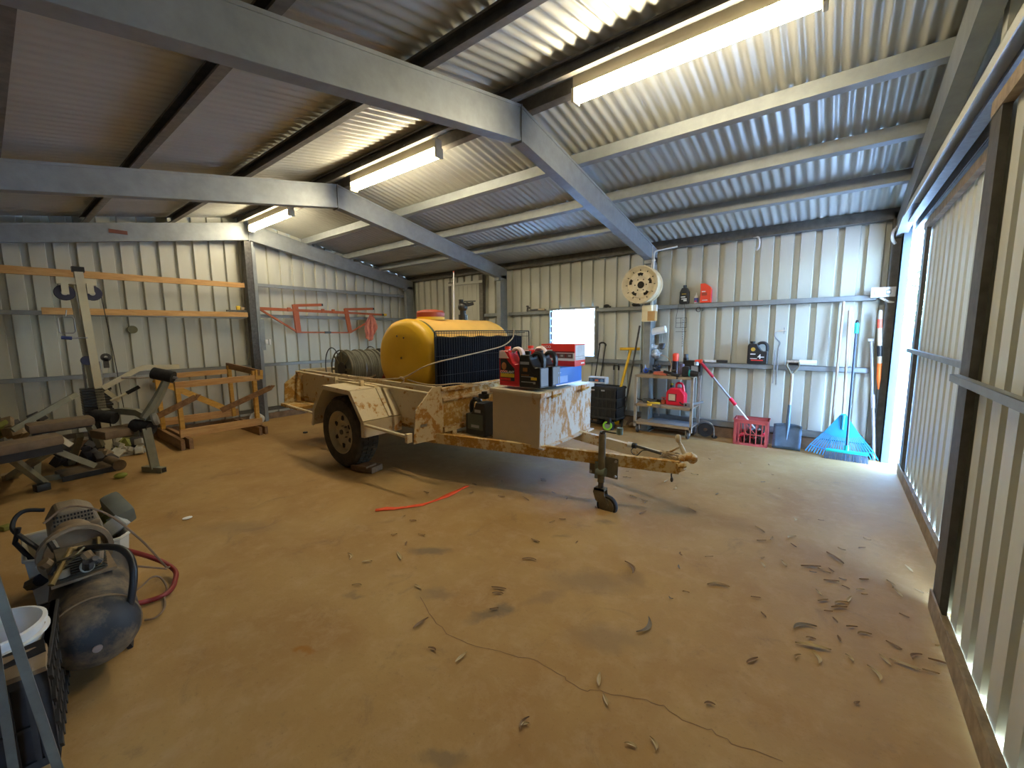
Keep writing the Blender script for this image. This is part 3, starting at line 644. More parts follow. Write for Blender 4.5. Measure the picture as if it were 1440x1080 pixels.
MB().bx((-.26, .0, -.46), (-.20, .04, -.22)).bx((.20, .0, -.46), (.26, .04, -.22)).bx((-.26, .6, -.46), (-.20, .64, .0)).bx((.20, .6, -.46), (.26, .64, .0)).bx((-.28, -.01, -.47), (.28, .65, -.44)).bar((-.23, .02, -.23), (0, .02, 0), .02, .03).bar((.23, .02, -.23), (0, .02, 0), .02, .03).obj('stand', 'dsteel', rl)
# pump
pm = thing('petrol_pump', 'black engine pump with a rusty red casing squeezed between hose reel and yellow tank', 'pump', (-4.74, 3.56, .54))
MB().bx((-.17, -.2, .0), (.17, .3, .05)).bx((-.14, -.05, .05), (.15, .25, .42), bev=.02).cyl((0, .1, .42), (0, .1, .52), .10, n=18).obj('engine', 'black', pm)
MB().bx((-.16, -.02, .50), (.10, .2, .66), bev=.03).cyl((.05, 0, .60), (.09, -.05, .72), .02, n=8).sphere((.10, -.04, .70), .03, 8).obj('fuel_tank', mat('dark_olive_engine', (.06, .06, .045), .5), pm)
MB().lathe((0, -.16, .35), (0, -1, 0), [(-.05, .14), (0, .155), (.05, .14), (.07, .07), (.12, .065)], 24).cyl((.0, -.16, .45), (.0, -.16, .56), .04, n=12).obj('pump_casing', mat('rusty_red_casing', (.34, .075, .04), .6, 0, .2, 15), pm)
# rope
M['rope'] = mat('tan_rope', (.48, .36, .22), .85, 0, .15, 60)
rp = [(-4.92, 2.73, .925), (-4.75, 2.71, .955), (-4.55, 2.72, .95), (-4.22, 2.745, .985), (-3.95, 2.79, 1.00), (-3.69, 2.81, 1.035), (-3.36, 2.86, 1.175), (-3.34, 3.27, 1.235), (-3.335, 3.8, 1.30), (-3.33, 4.10, 1.35), (-3.33, 4.28, 1.44), (-3.35, 4.34, 1.54)]
mb = MB().tube(rp, .0075, 7)
kn = [(-3.72+.022*cos(k*1.3), 2.80+.02*sin(k*1.3), 1.0+.035*sin(k*.6)) for k in range(16)]; mb.tube(kn, .0075, 6)
lp = [(-4.88+.16*cos(pi*k/14), 2.76+.03*sin(pi*k/14), .92+.085*sin(pi*k/14)) for k in range(15)]; mb.tube(lp, .006, 6)
mb.tube([(-3.64, 2.81, 1.01), (-3.4, 2.80, .985), (-3.16, 2.80, .985), (-3.10, 3.0, .985), (-3.08, 3.3, .955), (-3.06, 3.6, .95), (-3.06, 3.9, .985)], .007, 6)
mb.tube([(-4.9, 2.78, .95), (-4.6, 2.78, .99), (-4.3, 2.79, 1.0), (-4.22, 2.80, 1.03)], .006, 6)
tag(rebase(mb.obj('rope', 'rope')), 'tan rope tied from the near trailer rail across the dark cloth panel', 'rope')

# ------------------------------------------------------------------ bottles and boxes on the toolbox
def text(parent, s, size, loc, rot, m_, name='lettering', ext=.0006, sx=1):
    cu = bpy.data.curves.new(name, 'FONT'); cu.body = s; cu.size = size; cu.extrude = ext; cu.align_x = 'CENTER'; cu.align_y = 'CENTER'; cu.offset = size*.012
    t = bpy.data.objects.new('tmp', cu); C.objects.link(t); bpy.context.view_layer.update()
    me = bpy.data.meshes.new_from_object(t.evaluated_get(bpy.context.evaluated_depsgraph_get())); bpy.data.objects.remove(t)
    for v in me.vertices: v.co.x *= sx
    me.materials.clear(); me.materials.append(M[m_] if isinstance(m_, str) else m_)
    o = bpy.data.objects.new(name, me); C.objects.link(o); o.parent = parent; o.location = loc; o.rotation_euler = rot; return o
FY = (R(90), 0, 0)          # upright, facing -Y
FX = (R(90), 0, R(90))      # upright, facing +X
def mk(name, col, **k): M[name] = mat(name, col, **k); return name
mk('ink_white', (.85, .85, .85), rough=.6, var=0); mk('ink_yellow', (.80, .52, .04), rough=.5, var=.03); mk('ink_red', (.70, .03, .02), rough=.5, var=.03); mk('label_black', (.02, .018, .018), rough=.5, var=.1); mk('ink_grey', (.35, .35, .36), var=.03)
M['cool_red'] = mat('red_coolant', (.72, .035, .04), .22, 0, .05, 4); M['cool_clear'] = mat('translucent_pink_plastic', (.88, .70, .68), .3, 0, .05, 4)
M['oilgrey'] = mat('charcoal_bottle_side', (.14, .15, .18), .4, 0, .05, 6)
def jug(name, lab, cat, loc, w, h, t, body, top=None, cap='black', capx=.22, group=None, level=None, side=None, rz=0):
    r = thing(name, lab, cat, loc, rz, group)
    out = [(0, 0), (w, 0), (w, .56*h), (.93*w, .58*h), (.76*w, .56*h), (.66*w, .62*h), (.52*w, .78*h), (.46*w, .90*h), (.06*w, .90*h), (0, .80*h)]
    out = [(x-w/2, z) for x, z in out]
    mb = MB(); mb.prism(out, 'xz', -t/2, t/2)
    if level: 
        for i, f in enumerate(mb.f):
            pass
    o = mb.obj('body', body, r); b = o.modifiers.new('b', 'BEVEL'); b.width = .012; b.segments = 3; b.limit_method = 'ANGLE'
    hb = MB().tube([(-.02*w, 0, .86*h), (.10*w, 0, .93*h), (.30*w, 0, .93*h), (.42*w, 0, .84*h), (.455*w, 0, .70*h), (.44*w, 0, .54*h)], [.018, .021, .021, .021, .021, .018], 8)
    hb.v = [(x, y*1.5, z) for x, y, z in hb.v]; hb.obj('handle', top or body, r)
    MB().cyl((capx*w-w/2+.0, 0, .89*h), (capx*w-w/2, 0, .94*h), .026, n=16).obj('neck', top or body, r)
    MB().cyl((capx*w-w/2, 0, .93*h), (capx*w-w/2, 0, h), .030, n=20).obj('cap', cap, r)
    if side: MB().bx((w/2-.001, -t/2+.012, .02), (w/2+.002, t/2-.012, .54*h)).obj('side_panel', side, r)
    return r
zb = 1.0
mk('cap_red', (.80, .06, .02), rough=.4)
j = jug('coolant_bottle', 'red coolant bottle with an orange-red cap and printed label, front left on the toolbox lid', 'bottle', (-2.425, 3.13, zb), .245, .375, .14, 'cool_red', 'cool_clear', 'cap_red')
MB().prism([(-.12, .265), (-.005, .265), (-.03, .30), (-.06, .335), (-.115, .335)], 'xz', -.0745, .0745).obj('shoulder_band', 'cool_clear', j)
lb = MB().prism([(-.105, .05), (.065, .05), (.065, .17), (-.012, .235), (-.03, .26), (-.105, .26)], 'xz', -.0735, -.071).obj('label', 'label_black', j)
MB().bx((-.103, -.075, .085), (.063, -.0738, .12)).bx((-.103, -.075, .055), (.02, -.0738, .078), mi=1).obj('label_band', ['ink_yellow', 'ink_red'], lb)
MB().sphere((-.06, -.0735, .19), .03, 12, k=(1, .08, 1.2)).bx((-.095, -.076, .135), (-.02, -.0738, .150), mi=1).obj('emblem', [mk('skin_orange', (.50, .20, .08)), 'ink_red'], lb)
text(j, 'COOLANT', .033, (-.02, -.0755, .134), FY, 'ink_white', sx=1.05)
j2 = jug('coolant_bottle', 'half clear half red coolant bottle standing behind the front red one', 'bottle', (-2.33, 3.38, zb), .245, .375, .14, 'cool_red', 'cool_clear', 'cap_red')
MB().prism([(-.12, .215), (.12, .205), (.02, .22), (-.02, .30), (-.05, .335), (-.115, .335)], 'xz', -.0745, .0745).obj('shoulder_band', 'cool_clear', j2)
j3 = jug('white_jug', 'white plastic jug with a clear handle, behind the coolant and oil bottles', 'bottle', (-2.37, 3.66, zb), .235, .365, .14, 'white', 'white', 'white')
for k, (x, y, lab) in enumerate(((-2.18, 3.12, 'black engine oil bottle at the near corner of the toolbox lid'), (-2.165, 3.30, 'black engine oil bottle directly behind the one at the toolbox corner'))):
    q = jug('oil_bottle', lab, 'bottle', (x, y, zb), .235, .335, .145, 'black', 'black', 'black', group='black oil bottles on the toolbox', side='oilgrey')
    if k == 0:
        lb = MB().prism([(-.10, .03), (.10, .03), (.10, .12), (.03, .14), (-.02, .20), (-.10, .22)], 'xz', -.0765, -.074).obj('label', 'label_black', q)
        MB().bx((-.09, -.078, .10), (.05, -.0768, .106)).bx((-.09, -.078, .115), (.0, -.0768, .12), mi=1).bx((.02, -.078, .075), (.085, -.0768, .10), mi=2).bx((-.09, -.078, .05), (.06, -.0768, .058)).bx((.045, -.078, .04), (.07, -.0768, .06)).bx((-.07, -.078, .15), (-.02, -.0768, .185), mi=1).obj('label_print', ['ink_grey', mk('print_brown', (.40, .16, .04)), 'ink_yellow'], lb)
        MB().bx((-.10, -.0785, .215), (-.0, -.0768, .24)).obj('shoulder_label', 'ink_grey', lb)
    else: MB().bx((-.02, -.078, .03), (.09, -.074, .12)).obj('label', 'label_black', q)
M['bluebox'] = mat('blue_carton', (.02, .16, .62), .5, 0, .05, 4); M['redbox'] = mat('red_carton', (.72, .035, .02), .45, 0, .05, 4)
b = thing('carton', 'blue cardboard carton lying flat on the toolbox lid under the red box', 'box', (-2.18, 3.53, zb-.003), R(1))
bb = MB().bx((-.16, -.24, 0), (.13, .27, .168), bev=.002).obj('carton_body', 'bluebox', b)
MB().bx((-.16, -.2415, .02), (.13, -.2402, .15)).obj('end_panel', mk('dark_blue_print', (.01, .07, .28)), bb)
MB().bx((.1302, -.20, .025), (.1312, -.02, .09)).bx((.1302, -.20, .12), (.1312, -.15, .13)).obj('print', mk('pale_blue_print', (.22, .40, .80)), bb)
MB().bx((.13, -.24, .0), (.1325, .27, .012)).obj('edge', 'ink_white', bb)
b = thing('carton', 'red and white filter carton on top of the blue one', 'box', (-2.215, 3.70, zb+.166), R(1.5))
bb = MB().bx((-.195, -.115, 0), (.195, .115, .222), bev=.002).obj('carton_body', 'redbox', b)
MB().bx((-.195, -.1165, .055), (.195, -.1152, .135)).obj('white_panel', 'ink_white', bb)
MB().bx((-.195, -.1175, .135), (.195, -.1152, .15)).bx((-.195, -.1175, .080), (.175, -.1166, .128)).obj('dark_band', mk('maroon_print', (.16, .02, .02)), bb)
for k in range(4): MB().bx((-.16+k*.088, -.1182, .084), (-.09+k*.088, -.1176, .124)).bx((-.14+k*.088, -.1186, .095), (-.11+k*.088, -.1182, .115), mi=1).obj('photo_panel', [mk('grey_print', (.12, .08, .08)) if k == 0 else 'grey_print', 'ink_grey'], bb)
text(b, 'RYCO', .036, (-.135, -.1175, .192), FY, 'ink_white', sx=1.15)
MB().bx((-.19, -.1175, .155), (-.06, -.1166, .164)).obj('print', 'ink_white', bb)
MB().bx((.1952, -.10, .06), (.1962, .112, .21)).obj('spec_panel', mk('pale_grey_print', (.62, .64, .68)), bb)
MB().bx((.1962, -.10, .095), (.1968, .112, .100)).bx((.1962, -.10, .07), (.1968, .112, .074)).bx((.1962, .02, .02), (.1968, .09, .035), mi=1).obj('print', ['ink_grey', 'ink_white'], bb)
# black container behind the toolbox, on the front tray
q = jug('oil_container', 'black oil container with a grey label on the front tray behind the toolbox', 'bottle', (-2.86, 3.12, .46), .27, .38, .17, 'black', 'black', 'black', capx=.75)
q.rotation_euler = (0, 0, R(180)); 
MB().bx((-.11, .087, .06), (.10, .090, .22)).bx((-.06, .0905, .08), (.05, .0915, .11), mi=1).bx((-.08, .087, .24), (0, .090, .27), mi=1).obj('label', [mk('dull_green_label', (.09, .11, .09)), 'ink_grey'], q)
MB().box((-.05, 0, .40), (.10, .06, .05), bev=.01).cyl((-.06, 0, .40), (-.06, 0, .45), .03, n=14).obj('pump_top', 'black', q)

# chock and strap on the floor
tag(rebase(MB().box((-4.02, 2.50, .035), (.30, .17, .065), (0, 0, R(14)), bev=.006).box((-3.97, 2.47, .072), (.12, .15, .02), (0, 0, R(14)), mi=0).obj('timber_block', wood('old_brown_timber', (.13, .07, .035), (.24, .15, .08), 4))), 'weathered brown timber block chocking the near trailer wheel', 'wood block')
def ribbon(pts, w, z=.004):
    mb = MB(); n = len(pts); P = []
    for i, (x, y) in enumerate(pts):
        a = Vector(pts[max(i-1, 0)]); b_ = Vector(pts[min(i+1, n-1)]); d = (b_-a).normalized(); nn = Vector((-d.y, d.x))*w/2
        ww = 1+.35*sin(i*1.7); P += [(x+nn.x*ww, y+nn.y*ww, z+.004*sin(i*.9)+.003), (x-nn.x*ww, y-nn.y*ww, z+.003)]
    mb.add(P, [(2*i, 2*i+1, 2*i+3, 2*i+2) for i in range(n-1)], 0, True); return mb
o = ribbon([(-3.01,1.93),(-2.96,2.0),(-2.90,2.05),(-2.85,2.12),(-2.82,2.18),(-2.78,2.25),(-2.765,2.32),(-2.75,2.42),(-2.745,2.5),(-2.75,2.6),(-2.76,2.7),(-2.775,2.82)], .045).obj('webbing_strap', mat('fluoro_orange_webbing', (.95, .10, .02), .6, 0, .06, 20), fix=False)
s_ = o.modifiers.new('s', 'SOLIDIFY'); s_.thickness = .003
tag(rebase(o), 'bright orange webbing strap curved on the floor in front of the trailer', 'strap')

# ================================================================== BACK WALL
one = lambda mb, name, mats, lab, cat, group=None, **k: tag(rebase(mb.obj(name, mats, **k)), lab, cat, group)
M['handle'] = wood('grey_worn_wood', (.33, .25, .18), (.52, .42, .32), 5, (12, 12, 1.2))
mk('rimcream', (.70, .62, .45), rough=.45, sc=7, dirt=((.38, .27, .14), .60))
# spare wheel rim hung on the rafter column
rm = thing('spare_wheel_rim', 'cream steel wheel rim hanging high on the column above the switch box', 'wheel rim', (-2.26, 6.09, 1.93))
MB().lathe((0, 0, .245), (0, -1, 0), [(.0, .235), (.005, .262), (.02, .262), (.03, .24), (.09, .225), (.15, .235), (.19, .25), (.205, .268), (.222, .268), (.225, .255), (.20, .235), (.185, .215), (.17, .205), (.165, .19), (.18, .175), (.185, .12), (.17, .10), (.165, .075), (.165, .05)], 44).obj('rim_shell', 'rimcream', rm)
mb = MB()
for k in range(5):
    a = 2*pi*(k+.25)/5
    pts = [(r_*cos(a+d), .245+r_*sin(a+d)) for r_, d in ((.125, -.22), (.165, -.26), (.172, 0), (.165, .26), (.125, .22), (.135, 0))]
    MB().prism(pts, 'xz', -.192, -.186).obj('slot', 'hole', rm)
for k in range(6):
    a = 2*pi*k/6; MB().cyl((.083*cos(a), -.178, .245+.083*sin(a)), (.083*cos(a), -.174, .245+.083*sin(a)), .009, n=10).obj('stud_hole', 'hole', rm)
MB().cyl((0, -.166, .245), (0, -.160, .245), .05, n=24).obj('centre_bore', 'hole', rm)
for k in range(24):
    a = 2*pi*k/24; MB().box((.205*cos(a), -.188, .245+.205*sin(a)), (.008, .012, .022), (0, -a+pi/2, 0)).obj('rivet_slot', 'hole', rm) if k % 2 == 0 else None
MB().cyl((.0, .03, .49), (0, -.12, .50), .012, n=8).obj('hanging_peg', 'dsteel', rm)
# switch box, conduits
sw = thing('switch_box', 'cream electrical switch box on the column under the hanging wheel rim', 'switch box', (-2.19, 6.05, 1.65))
MB().bx((-.065, -.07, 0), (.075, .06, .235), bev=.006).obj('housing', mk('cream_box', (.80, .72, .50), rough=.45, var=.03), sw)
MB().bx((.02, -.072, .01), (.13, .03, .15), bev=.004).obj('cover', mk('tan_cover', (.50, .30, .12), rough=.6, var=.05), sw)
MB().bx((-.01, .0, .14), (.12, .06, .24)).obj('junction', 'white', sw)
M['conduit'] = mat('grey_white_conduit', (.66, .66, .62), .5, 0, .04, 10)
one(MB().tube([(-2.14, 6.09, 1.88), (-2.14, 6.09, 2.58), (-2.135, 6.09, 2.63), (-2.11, 6.10, 2.655), (-1.98, 6.12, 2.67), (-1.85, 6.2, 2.70)], .011, 8).tube([(-2.17, 6.10, 1.88), (-2.17, 6.10, 2.74)], .009, 8).bx((-2.19, 6.09, 2.52), (-2.12, 6.12, 2.54)), 'conduit', 'conduit', 'pale conduit pipe running up the column beside the hanging wheel rim', 'conduit')
one(MB().tube([(-.93, 6.33, 2.72), (-.88, 6.31, 2.71), (-.855, 6.30, 2.66), (-.86, 6.31, 2.58), (-.89, 6.36, 2.55)], .012, 8), 'cable', 'white', 'short curved white cable stub under the eave purlin', 'cable')
one(MB().tube([(.49, 6.28, 2.62), (.43, 6.27, 2.58), (.42, 6.27, 2.50), (.45, 6.30, 2.44)], .016, 8).tube([(.52, 6.16, 2.64), (.44, 6.2, 2.60)], .012, 8), 'cable', 'white', 'white cable looping at the top of the door post', 'cable')
# power outlet
po = thing('power_outlet', 'white double power outlet on the upper girt beside the door post', 'power outlet', (.39, 6.31, 1.865))
MB().bx((-.105, -.03, 0), (.105, .03, .11), bev=.005).obj('plate', 'white', po)
for x in (-.055, .045): MB().bx((x-.022, -.034, .03), (x+.022, -.029, .078), bev=.003).bx((x-.014, -.036, .042), (x+.014, -.033, .066), mi=1).obj('socket', ['ink_grey', 'white'], po)
MB().tube([(-.02, .0, .0), (.02, -.01, -.03), (.06, -.01, -.055), (.10, .0, -.06)], .012, 8).tube([(.0, .02, .0), (.06, .02, -.025), (.11, .03, -.03)], .010, 8).obj('cord', 'conduit', po)

# things on the upper girt (top at z 1.90)
def bottle(name, lab, loc, w, t, h, body, capm, shape, cat='bottle', rz=0):
    r = thing(name, lab, cat, loc, rz); o = MB().prism([(x*w, z*h) for x, z in shape], 'xz', -t/2, t/2).obj('body', body, r)
    b = o.modifiers.new('b', 'BEVEL'); b.width = .008; b.segments = 2; b.limit_method = 'ANGLE'
    return r
q = bottle('oil_bottle', 'narrow black oil bottle on the upper girt, left of the orange one', (-1.77, 6.365, 1.903), .125, .075, .23, 'black', 'black', [(-.5, 0), (.5, 0), (.5, .72), (.28, .98), (-.28, .98), (-.5, .72)])
MB().cyl((0, 0, .22), (0, 0, .265), .024, n=14).obj('cap', 'black', q)
MB().bx((-.035, -.0395, .06), (.04, -.038, .075)).bx((-.005, -.0395, .035), (.04, -.038, .055)).bx((-.04, -.0395, .09), (.02, -.038, .105)).bx((-.03, -.0395, .135), (.03, -.038, .142), mi=1).obj('label_print', ['ink_white', 'ink_yellow'], q)
q = thing('glue_bottle', 'small white glue bottle with a blue label between two oil bottles on the girt', 'bottle', (-1.61, 6.37, 1.903))
MB().lathe((0, 0, 0), (0, 0, 1), [(0, 0), (0, .028), (.09, .028), (.105, .018), (.12, .008), (.15, .004), (.15, 0)], 16).obj('body', 'white', q)
MB().lathe((0, 0, .015), (0, 0, 1), [(0, .029), (.06, .029)], 16).bx((-.015, -.031, .02), (.012, -.028, .035), mi=1).obj('label', [mk('blue_label', (.10, .14, .55)), 'ink_red'], q)
mk('orange_red', (.85, .07, .03), rough=.35, var=.04)
q = bottle('oil_bottle', 'orange-red oil bottle standing on the upper girt', (-1.48, 6.365, 1.903), .145, .075, .27, 'orange_red', 'black', [(-.5, 0), (.5, 0), (.5, .70), (.40, .80), (.0, .97), (-.12, 1), (-.5, 1), (-.48, .6)])
MB().bx((.0725, -.02, .01), (.075, .02, .18)).bx((-.04, -.0395, .03), (.03, -.038, .04), mi=1).bx((-.05, -.0395, .10), (.02, -.038, .14), mi=2).bx((-.05, -.0395, .15), (.0, -.038, .162), mi=1).obj('label_print', [mk('magenta_strip', (.70, .04, .12)), 'ink_white', mk('dark_orange_print', (.40, .05, .02))], q)
for nm, lab, x, w in (('hose_clamp', 'small black clamp lying on the girt right of the window', -2.99, .05), ('rag_lump', 'small black lump on the girt just left of the rim column', -2.50, .06)):
    one(MB().sphere((x, 6.36, 1.93), w, 10, k=(1.1, .6, .55)).box((x+.03, 6.36, 1.92), (.08, .03, .03), (0, .2, 0)), nm, 'black', lab, 'clamp' if 'clamp' in nm else 'rag')
cl = thing('bar_clamp', 'steel bar clamp with a wooden handle lying on the girt left of the window', 'clamp', (-4.40, 6.36, 1.903))
MB().bx((-.20, -.01, .008), (.22, .01, .022)).obj('bar', 'dsteel', cl); MB().bar((-.19, 0, .0), (-.18, 0, .11), .02, .03).bar((-.21, 0, .10), (-.13, 0, .06), .02, .025).obj('jaw', 'dsteel', cl)
MB().cyl((-.12, 0, .02), (.06, 0, .025), .016, n=10).obj('screw', 'dsteel', cl); MB().cyl((.06, 0, .028), (.20, 0, .02), .018, n=12).obj('grip', mk('pale_wood', (.55, .46, .32), rough=.6), cl)
# hanging wire frame and chain
wf = thing('wire_basket', 'thin black wire frame hanging on a hook below the upper girt', 'wire frame', (-1.80, 6.335, 1.50))
MB().tube([(-.07, 0, .06), (.08, 0, .06), (.08, 0, .20), (-.07, 0, .20)], .0045, 6, closed=True).tube([(-.07, 0, .13), (.08, 0, .13)], .003, 5).tube([(0, 0, .06), (0, 0, .20)], .003, 5).tube([(-.07, .0, .0), (.08, 0, .0)], .003, 5).tube([(-.07, 0, .20), (-.04, 0, .40)], .003, 5).tube([(.07, 0, .20), (.04, 0, .40)], .003, 5).obj('frame', 'dsteel', wf)
mb = MB()
for k in range(12): mb.cyl((.03+.004*(k % 2), 0, .18-k*.034), (.034-.004*(k % 2), 0, .155-k*.034), .005, n=6)
mb.obj('chain', 'dsteel', wf)
one(MB().tube([(-1.55, 6.33, 1.85), (-1.53, 6.32, 1.80), (-1.50, 6.32, 1.80), (-1.50, 6.32, 1.84)], .006, 6).lathe((-1.56, 6.325, 1.81), (0, -1, 0), [(0, .025), (0, .035), (.02, .035), (.02, .025)], 12), 'pulley_hook', 'dsteel', 'little black pulley hook under the upper girt below the orange bottle', 'hook')

# lower girt (top z 1.06)
q = jug('oil_bottle', 'black oil bottle with a large red and white figure 4 on the lower girt', 'bottle', (-.80, 6.355, 1.063), .235, .30, .10, 'black', 'black', 'black')
lb = MB().prism([(-.09, .03), (.085, .03), (.085, .14), (.0, .17), (-.03, .24), (-.09, .24)], 'xz', -.0535, -.0515).obj('label', 'label_black', q)
MB().bx((-.07, -.0548, .045), (.07, -.0537, .058)).bx((-.08, -.0548, .068), (.0, -.0537, .076), mi=2).bx((-.08, -.0548, .125), (-.02, -.0537, .140), mi=2).bx((.04, -.0548, .09), (.08, -.0537, .10), mi=2).obj('label_print', ['ink_red', 'ink_yellow', 'ink_white'], lb)
MB().lathe((-.05, -.0525, .195), (0, -1, 0), [(0, .028), (.002, .026), (.002, .0)], 8).obj('emblem', mk('gold_print', (.65, .38, .05)), lb)
text(q, '4', .085, (.025, -.0560, .098), FY, 'ink_white')
tb = thing('sealant_tube', 'white sealant cartridge with a black end lying on the lower girt', 'tube', (-.31, 6.37, 1.098))
MB().cyl((-.03, 0, 0), (.15, 0, 0), .034, n=18).obj('barrel', 'white', tb); MB().cyl((-.14, 0, 0), (-.03, 0, 0), .033, n=18).obj('end', 'black', tb)
q = thing('hand_brush', 'long handled brush with a white handle lying on the lower girt above the red crate', 'brush', (-1.32, 6.365, 1.066))
MB().bx((-.15, -.02, 0), (.02, .02, .03), bev=.005).obj('handle', 'white', q); MB().bx((.02, -.025, 0), (.16, .025, .035), bev=.008).obj('bristle_block', 'black', q)
hk = thing('tow_hitch_pin', 'bent steel rod hook hanging on the lower girt behind the shovel', 'hook', (-.57, 6.325, .80))
MB().tube([(0, 0, 0), (0, 0, .47), (.01, 0, .55), (-.03, 0, .60), (-.05, 0, .65), (-.03, 0, .69), (.03, 0, .70), (.07, 0, .70)], .009, 8).tube([(-.035, .0, .02), (-.035, 0, .46)], .008, 8).cyl((.05, 0, .66), (.05, 0, .74), .007, n=8).obj('rod', 'steel', hk)

# ------------------------------------------------------------------ workshop trolley
M['trolleywood'] = wood('grey_brown_shelf_board', (.30, .22, .15), (.46, .37, .27), 3, (1.5, 8, 8))
M['trolleyleg'] = mat('pale_dusty_leg', (.42, .38, .33), .6, .1, .12, 10)
tc = thing('workshop_trolley', 'three-shelf timber and steel workshop trolley on castors against the back wall', 'trolley', (-1.90, 6.12, 0))
for z, nm in ((.865, 'top_shelf'), (.435, 'middle_shelf'), (.165, 'bottom_shelf')):
    MB().bx((-.40, -.20, z), (.41, .20, z+.012)).bx((-.40, -.205, z-.025), (.41, -.19, z+.013)).bx((-.40, .19, z-.025), (.41, .20, z+.012)).obj(nm, 'trolleywood', tc)
MB().bx((-.20, -.18, .178), (.39, .18, .182)).obj('sheet_liner', mk('grey_liner', (.30, .31, .33), rough=.5), tc)
for x in (-.41, .385):
    for y in (-.205, .175): MB().bx((x, y, .10), (x+.035, y+.03, .875)).obj('leg', 'trolleyleg', tc)
for x in (-.36, .36):
    for y in (-.16, .14):
        c = MB().lathe((x-.015, y, .058), (1, 0, 0), [(0, 0), (0, .052), (.006, .057), (.024, .057), (.03, .052), (.03, 0)], 20).obj('castor', 'dsteel', tc)
        MB().bx((x-.028, y-.02, .05), (x-.020, y+.02, .14)).bx((x+.020, y-.02, .05), (x+.028, y+.02, .14)).bx((x-.028, y-.025, .135), (x+.028, y+.025, .145)).obj('fork', 'trolleyleg', c).parent = c
q = thing('coiled_hose', 'small black coil with a grey frame leaning at the trolley right rear castor', 'coil', (-1.37, 6.20, .0))
MB().lathe((0, 0, .12), (.3, -1, 0), [(0, .03), (0, .09), (.03, .10), (.05, .09), (.05, .03)], 20).obj('coil', 'black', q); MB().tube([(-.10, -.03, .02), (-.08, -.03, .20), (.02, -.02, .24), (.10, 0, .18), (.12, 0, .02)], .009, 6).obj('frame', 'steel', q)
one(MB().sphere((-1.25, 6.22, .025), .03, 10, k=(1.4, 1, .8)), 'rubber_lump', 'black', 'small black rubber lump on the floor right of the trolley', 'rubber')

zt = .879     # on the top shelf
q = thing('spray_can', 'spray can with a bright orange-red cap on the trolley top', 'can', (-1.80, 6.16, zt))
MB().cyl((0, 0, 0), (0, 0, .20), .042, n=18).obj('can', mk('dark_can', (.05, .04, .05), rough=.3, metal=.4), q); MB().lathe((0, 0, .20), (0, 0, 1), [(0, .044), (.09, .044), (.11, .035), (.12, 0)], 18).obj('cap', 'orange_red', q)
q = thing('spray_can', 'plain dark spray can behind the orange-capped one', 'can', (-1.68, 6.24, zt)); MB().cyl((0, 0, 0), (0, 0, .25), .034, n=16).obj('can', 'black', q); MB().cyl((0, 0, .25), (0, 0, .30), .028, n=16).obj('cap', mk('slate', (.10, .12, .14)), q)
q = thing('battery_charger', 'black battery charger box at the back of the trolley top', 'charger', (-1.56, 6.22, zt)); MB().bx((-.11, -.07, 0), (.10, .06, .20), bev=.01).obj('housing', 'black', q); MB().bx((-.13, -.075, .19), (.12, .065, .215), bev=.005).obj('lid', 'black', q); MB().bx((-.02, -.074, .06), (.07, -.070, .14)).obj('panel', 'ink_grey', q)
mk('mauve', (.17, .13, .20), rough=.5, var=.2)
q = thing('cordless_drill', 'mauve-grey cordless drill lying in front of the black charger', 'drill', (-1.66, 6.06, zt)); MB().bx((-.07, -.04, .02), (.06, .04, .12), bev=.02).cyl((-.02, -.0, .12), (-.02, 0, .17), .03, n=12).obj('body', 'mauve', q); MB().cyl((-.10, 0, .07), (-.16, 0, .06), .02, n=12).obj('chuck', 'dsteel', q); MB().bx((.0, -.045, .0), (.06, .045, .03)).obj('battery', 'black', q)
q = thing('torch', 'black torch with a teal ring lying at the front right of the trolley top', 'torch', (-1.53, 5.98, zt+.05)); MB().cyl((-.01, 0, 0), (.10, -.01, -.01), .045, .035, n=18).obj('barrel', 'black', q); MB().bx((-.12, -.03, -.045), (-.03, .04, .09), bev=.01).obj('base', 'black', q); MB().lathe((-.03, 0, 0), (1, 0, 0), [(0, .040), (0, .047), (.02, .047), (.02, .04)], 18).obj('ring', mk('teal', (.02, .35, .30)), q)
mk('salmon', (.62, .17, .10), rough=.7)
q = thing('sanding_block', 'salmon-coloured cloth bundle at the front of the trolley top', 'cloth', (-1.96, 6.0, zt)); MB().box((0, 0, .02), (.19, .10, .035), (0, .06, .1), bev=.012).box((-.03, .01, .042), (.13, .07, .02), (0, -.05, .2), bev=.008).obj('bundle', 'salmon', q)
q = thing('caulking_gun', 'black caulking gun hanging over the front edge of the trolley top', 'tool', (-1.80, 5.94, zt)); MB().bar((-.10, .02, .06), (.10, -.01, .02), .03, .035).cyl((.02, -.02, .03), (.13, -.02, .015), .022, n=10).obj('barrel', 'black', q); MB().bar((.08, -.01, .02), (.10, -.02, -.035), .02, .03).obj('trigger', 'black', q)
q = thing('blue_funnel', 'blue round-ended dish brush with a white handle, standing at the trolley left end', 'brush', (-2.24, 6.12, zt)); MB().sphere((.02, 0, .045), .042, 14).obj('head', mk('royal_blue', (.05, .14, .70), rough=.35), q); MB().tube([(.015, 0, .08), (.0, .02, .20), (-.01, .04, .33)], .010, 8).obj('handle', mk('pale_blue', (.45, .60, .85), rough=.4), q)
q = one(MB().tube([(-2.26, 6.2, zt), (-2.25, 6.23, 1.15), (-2.24, 6.25, 1.45)], [.07, .03, .010], 10), 'dustpan_brush', mk('navy', (.015, .03, .07), rough=.6), 'tall dark navy cloth cone leaning in the corner of trolley and column', 'cloth')
q = thing('bucket_tool', 'jumble of dark blue and black small tools at the trolley top left', 'tools', (-2.08, 6.12, zt)); mb = MB()
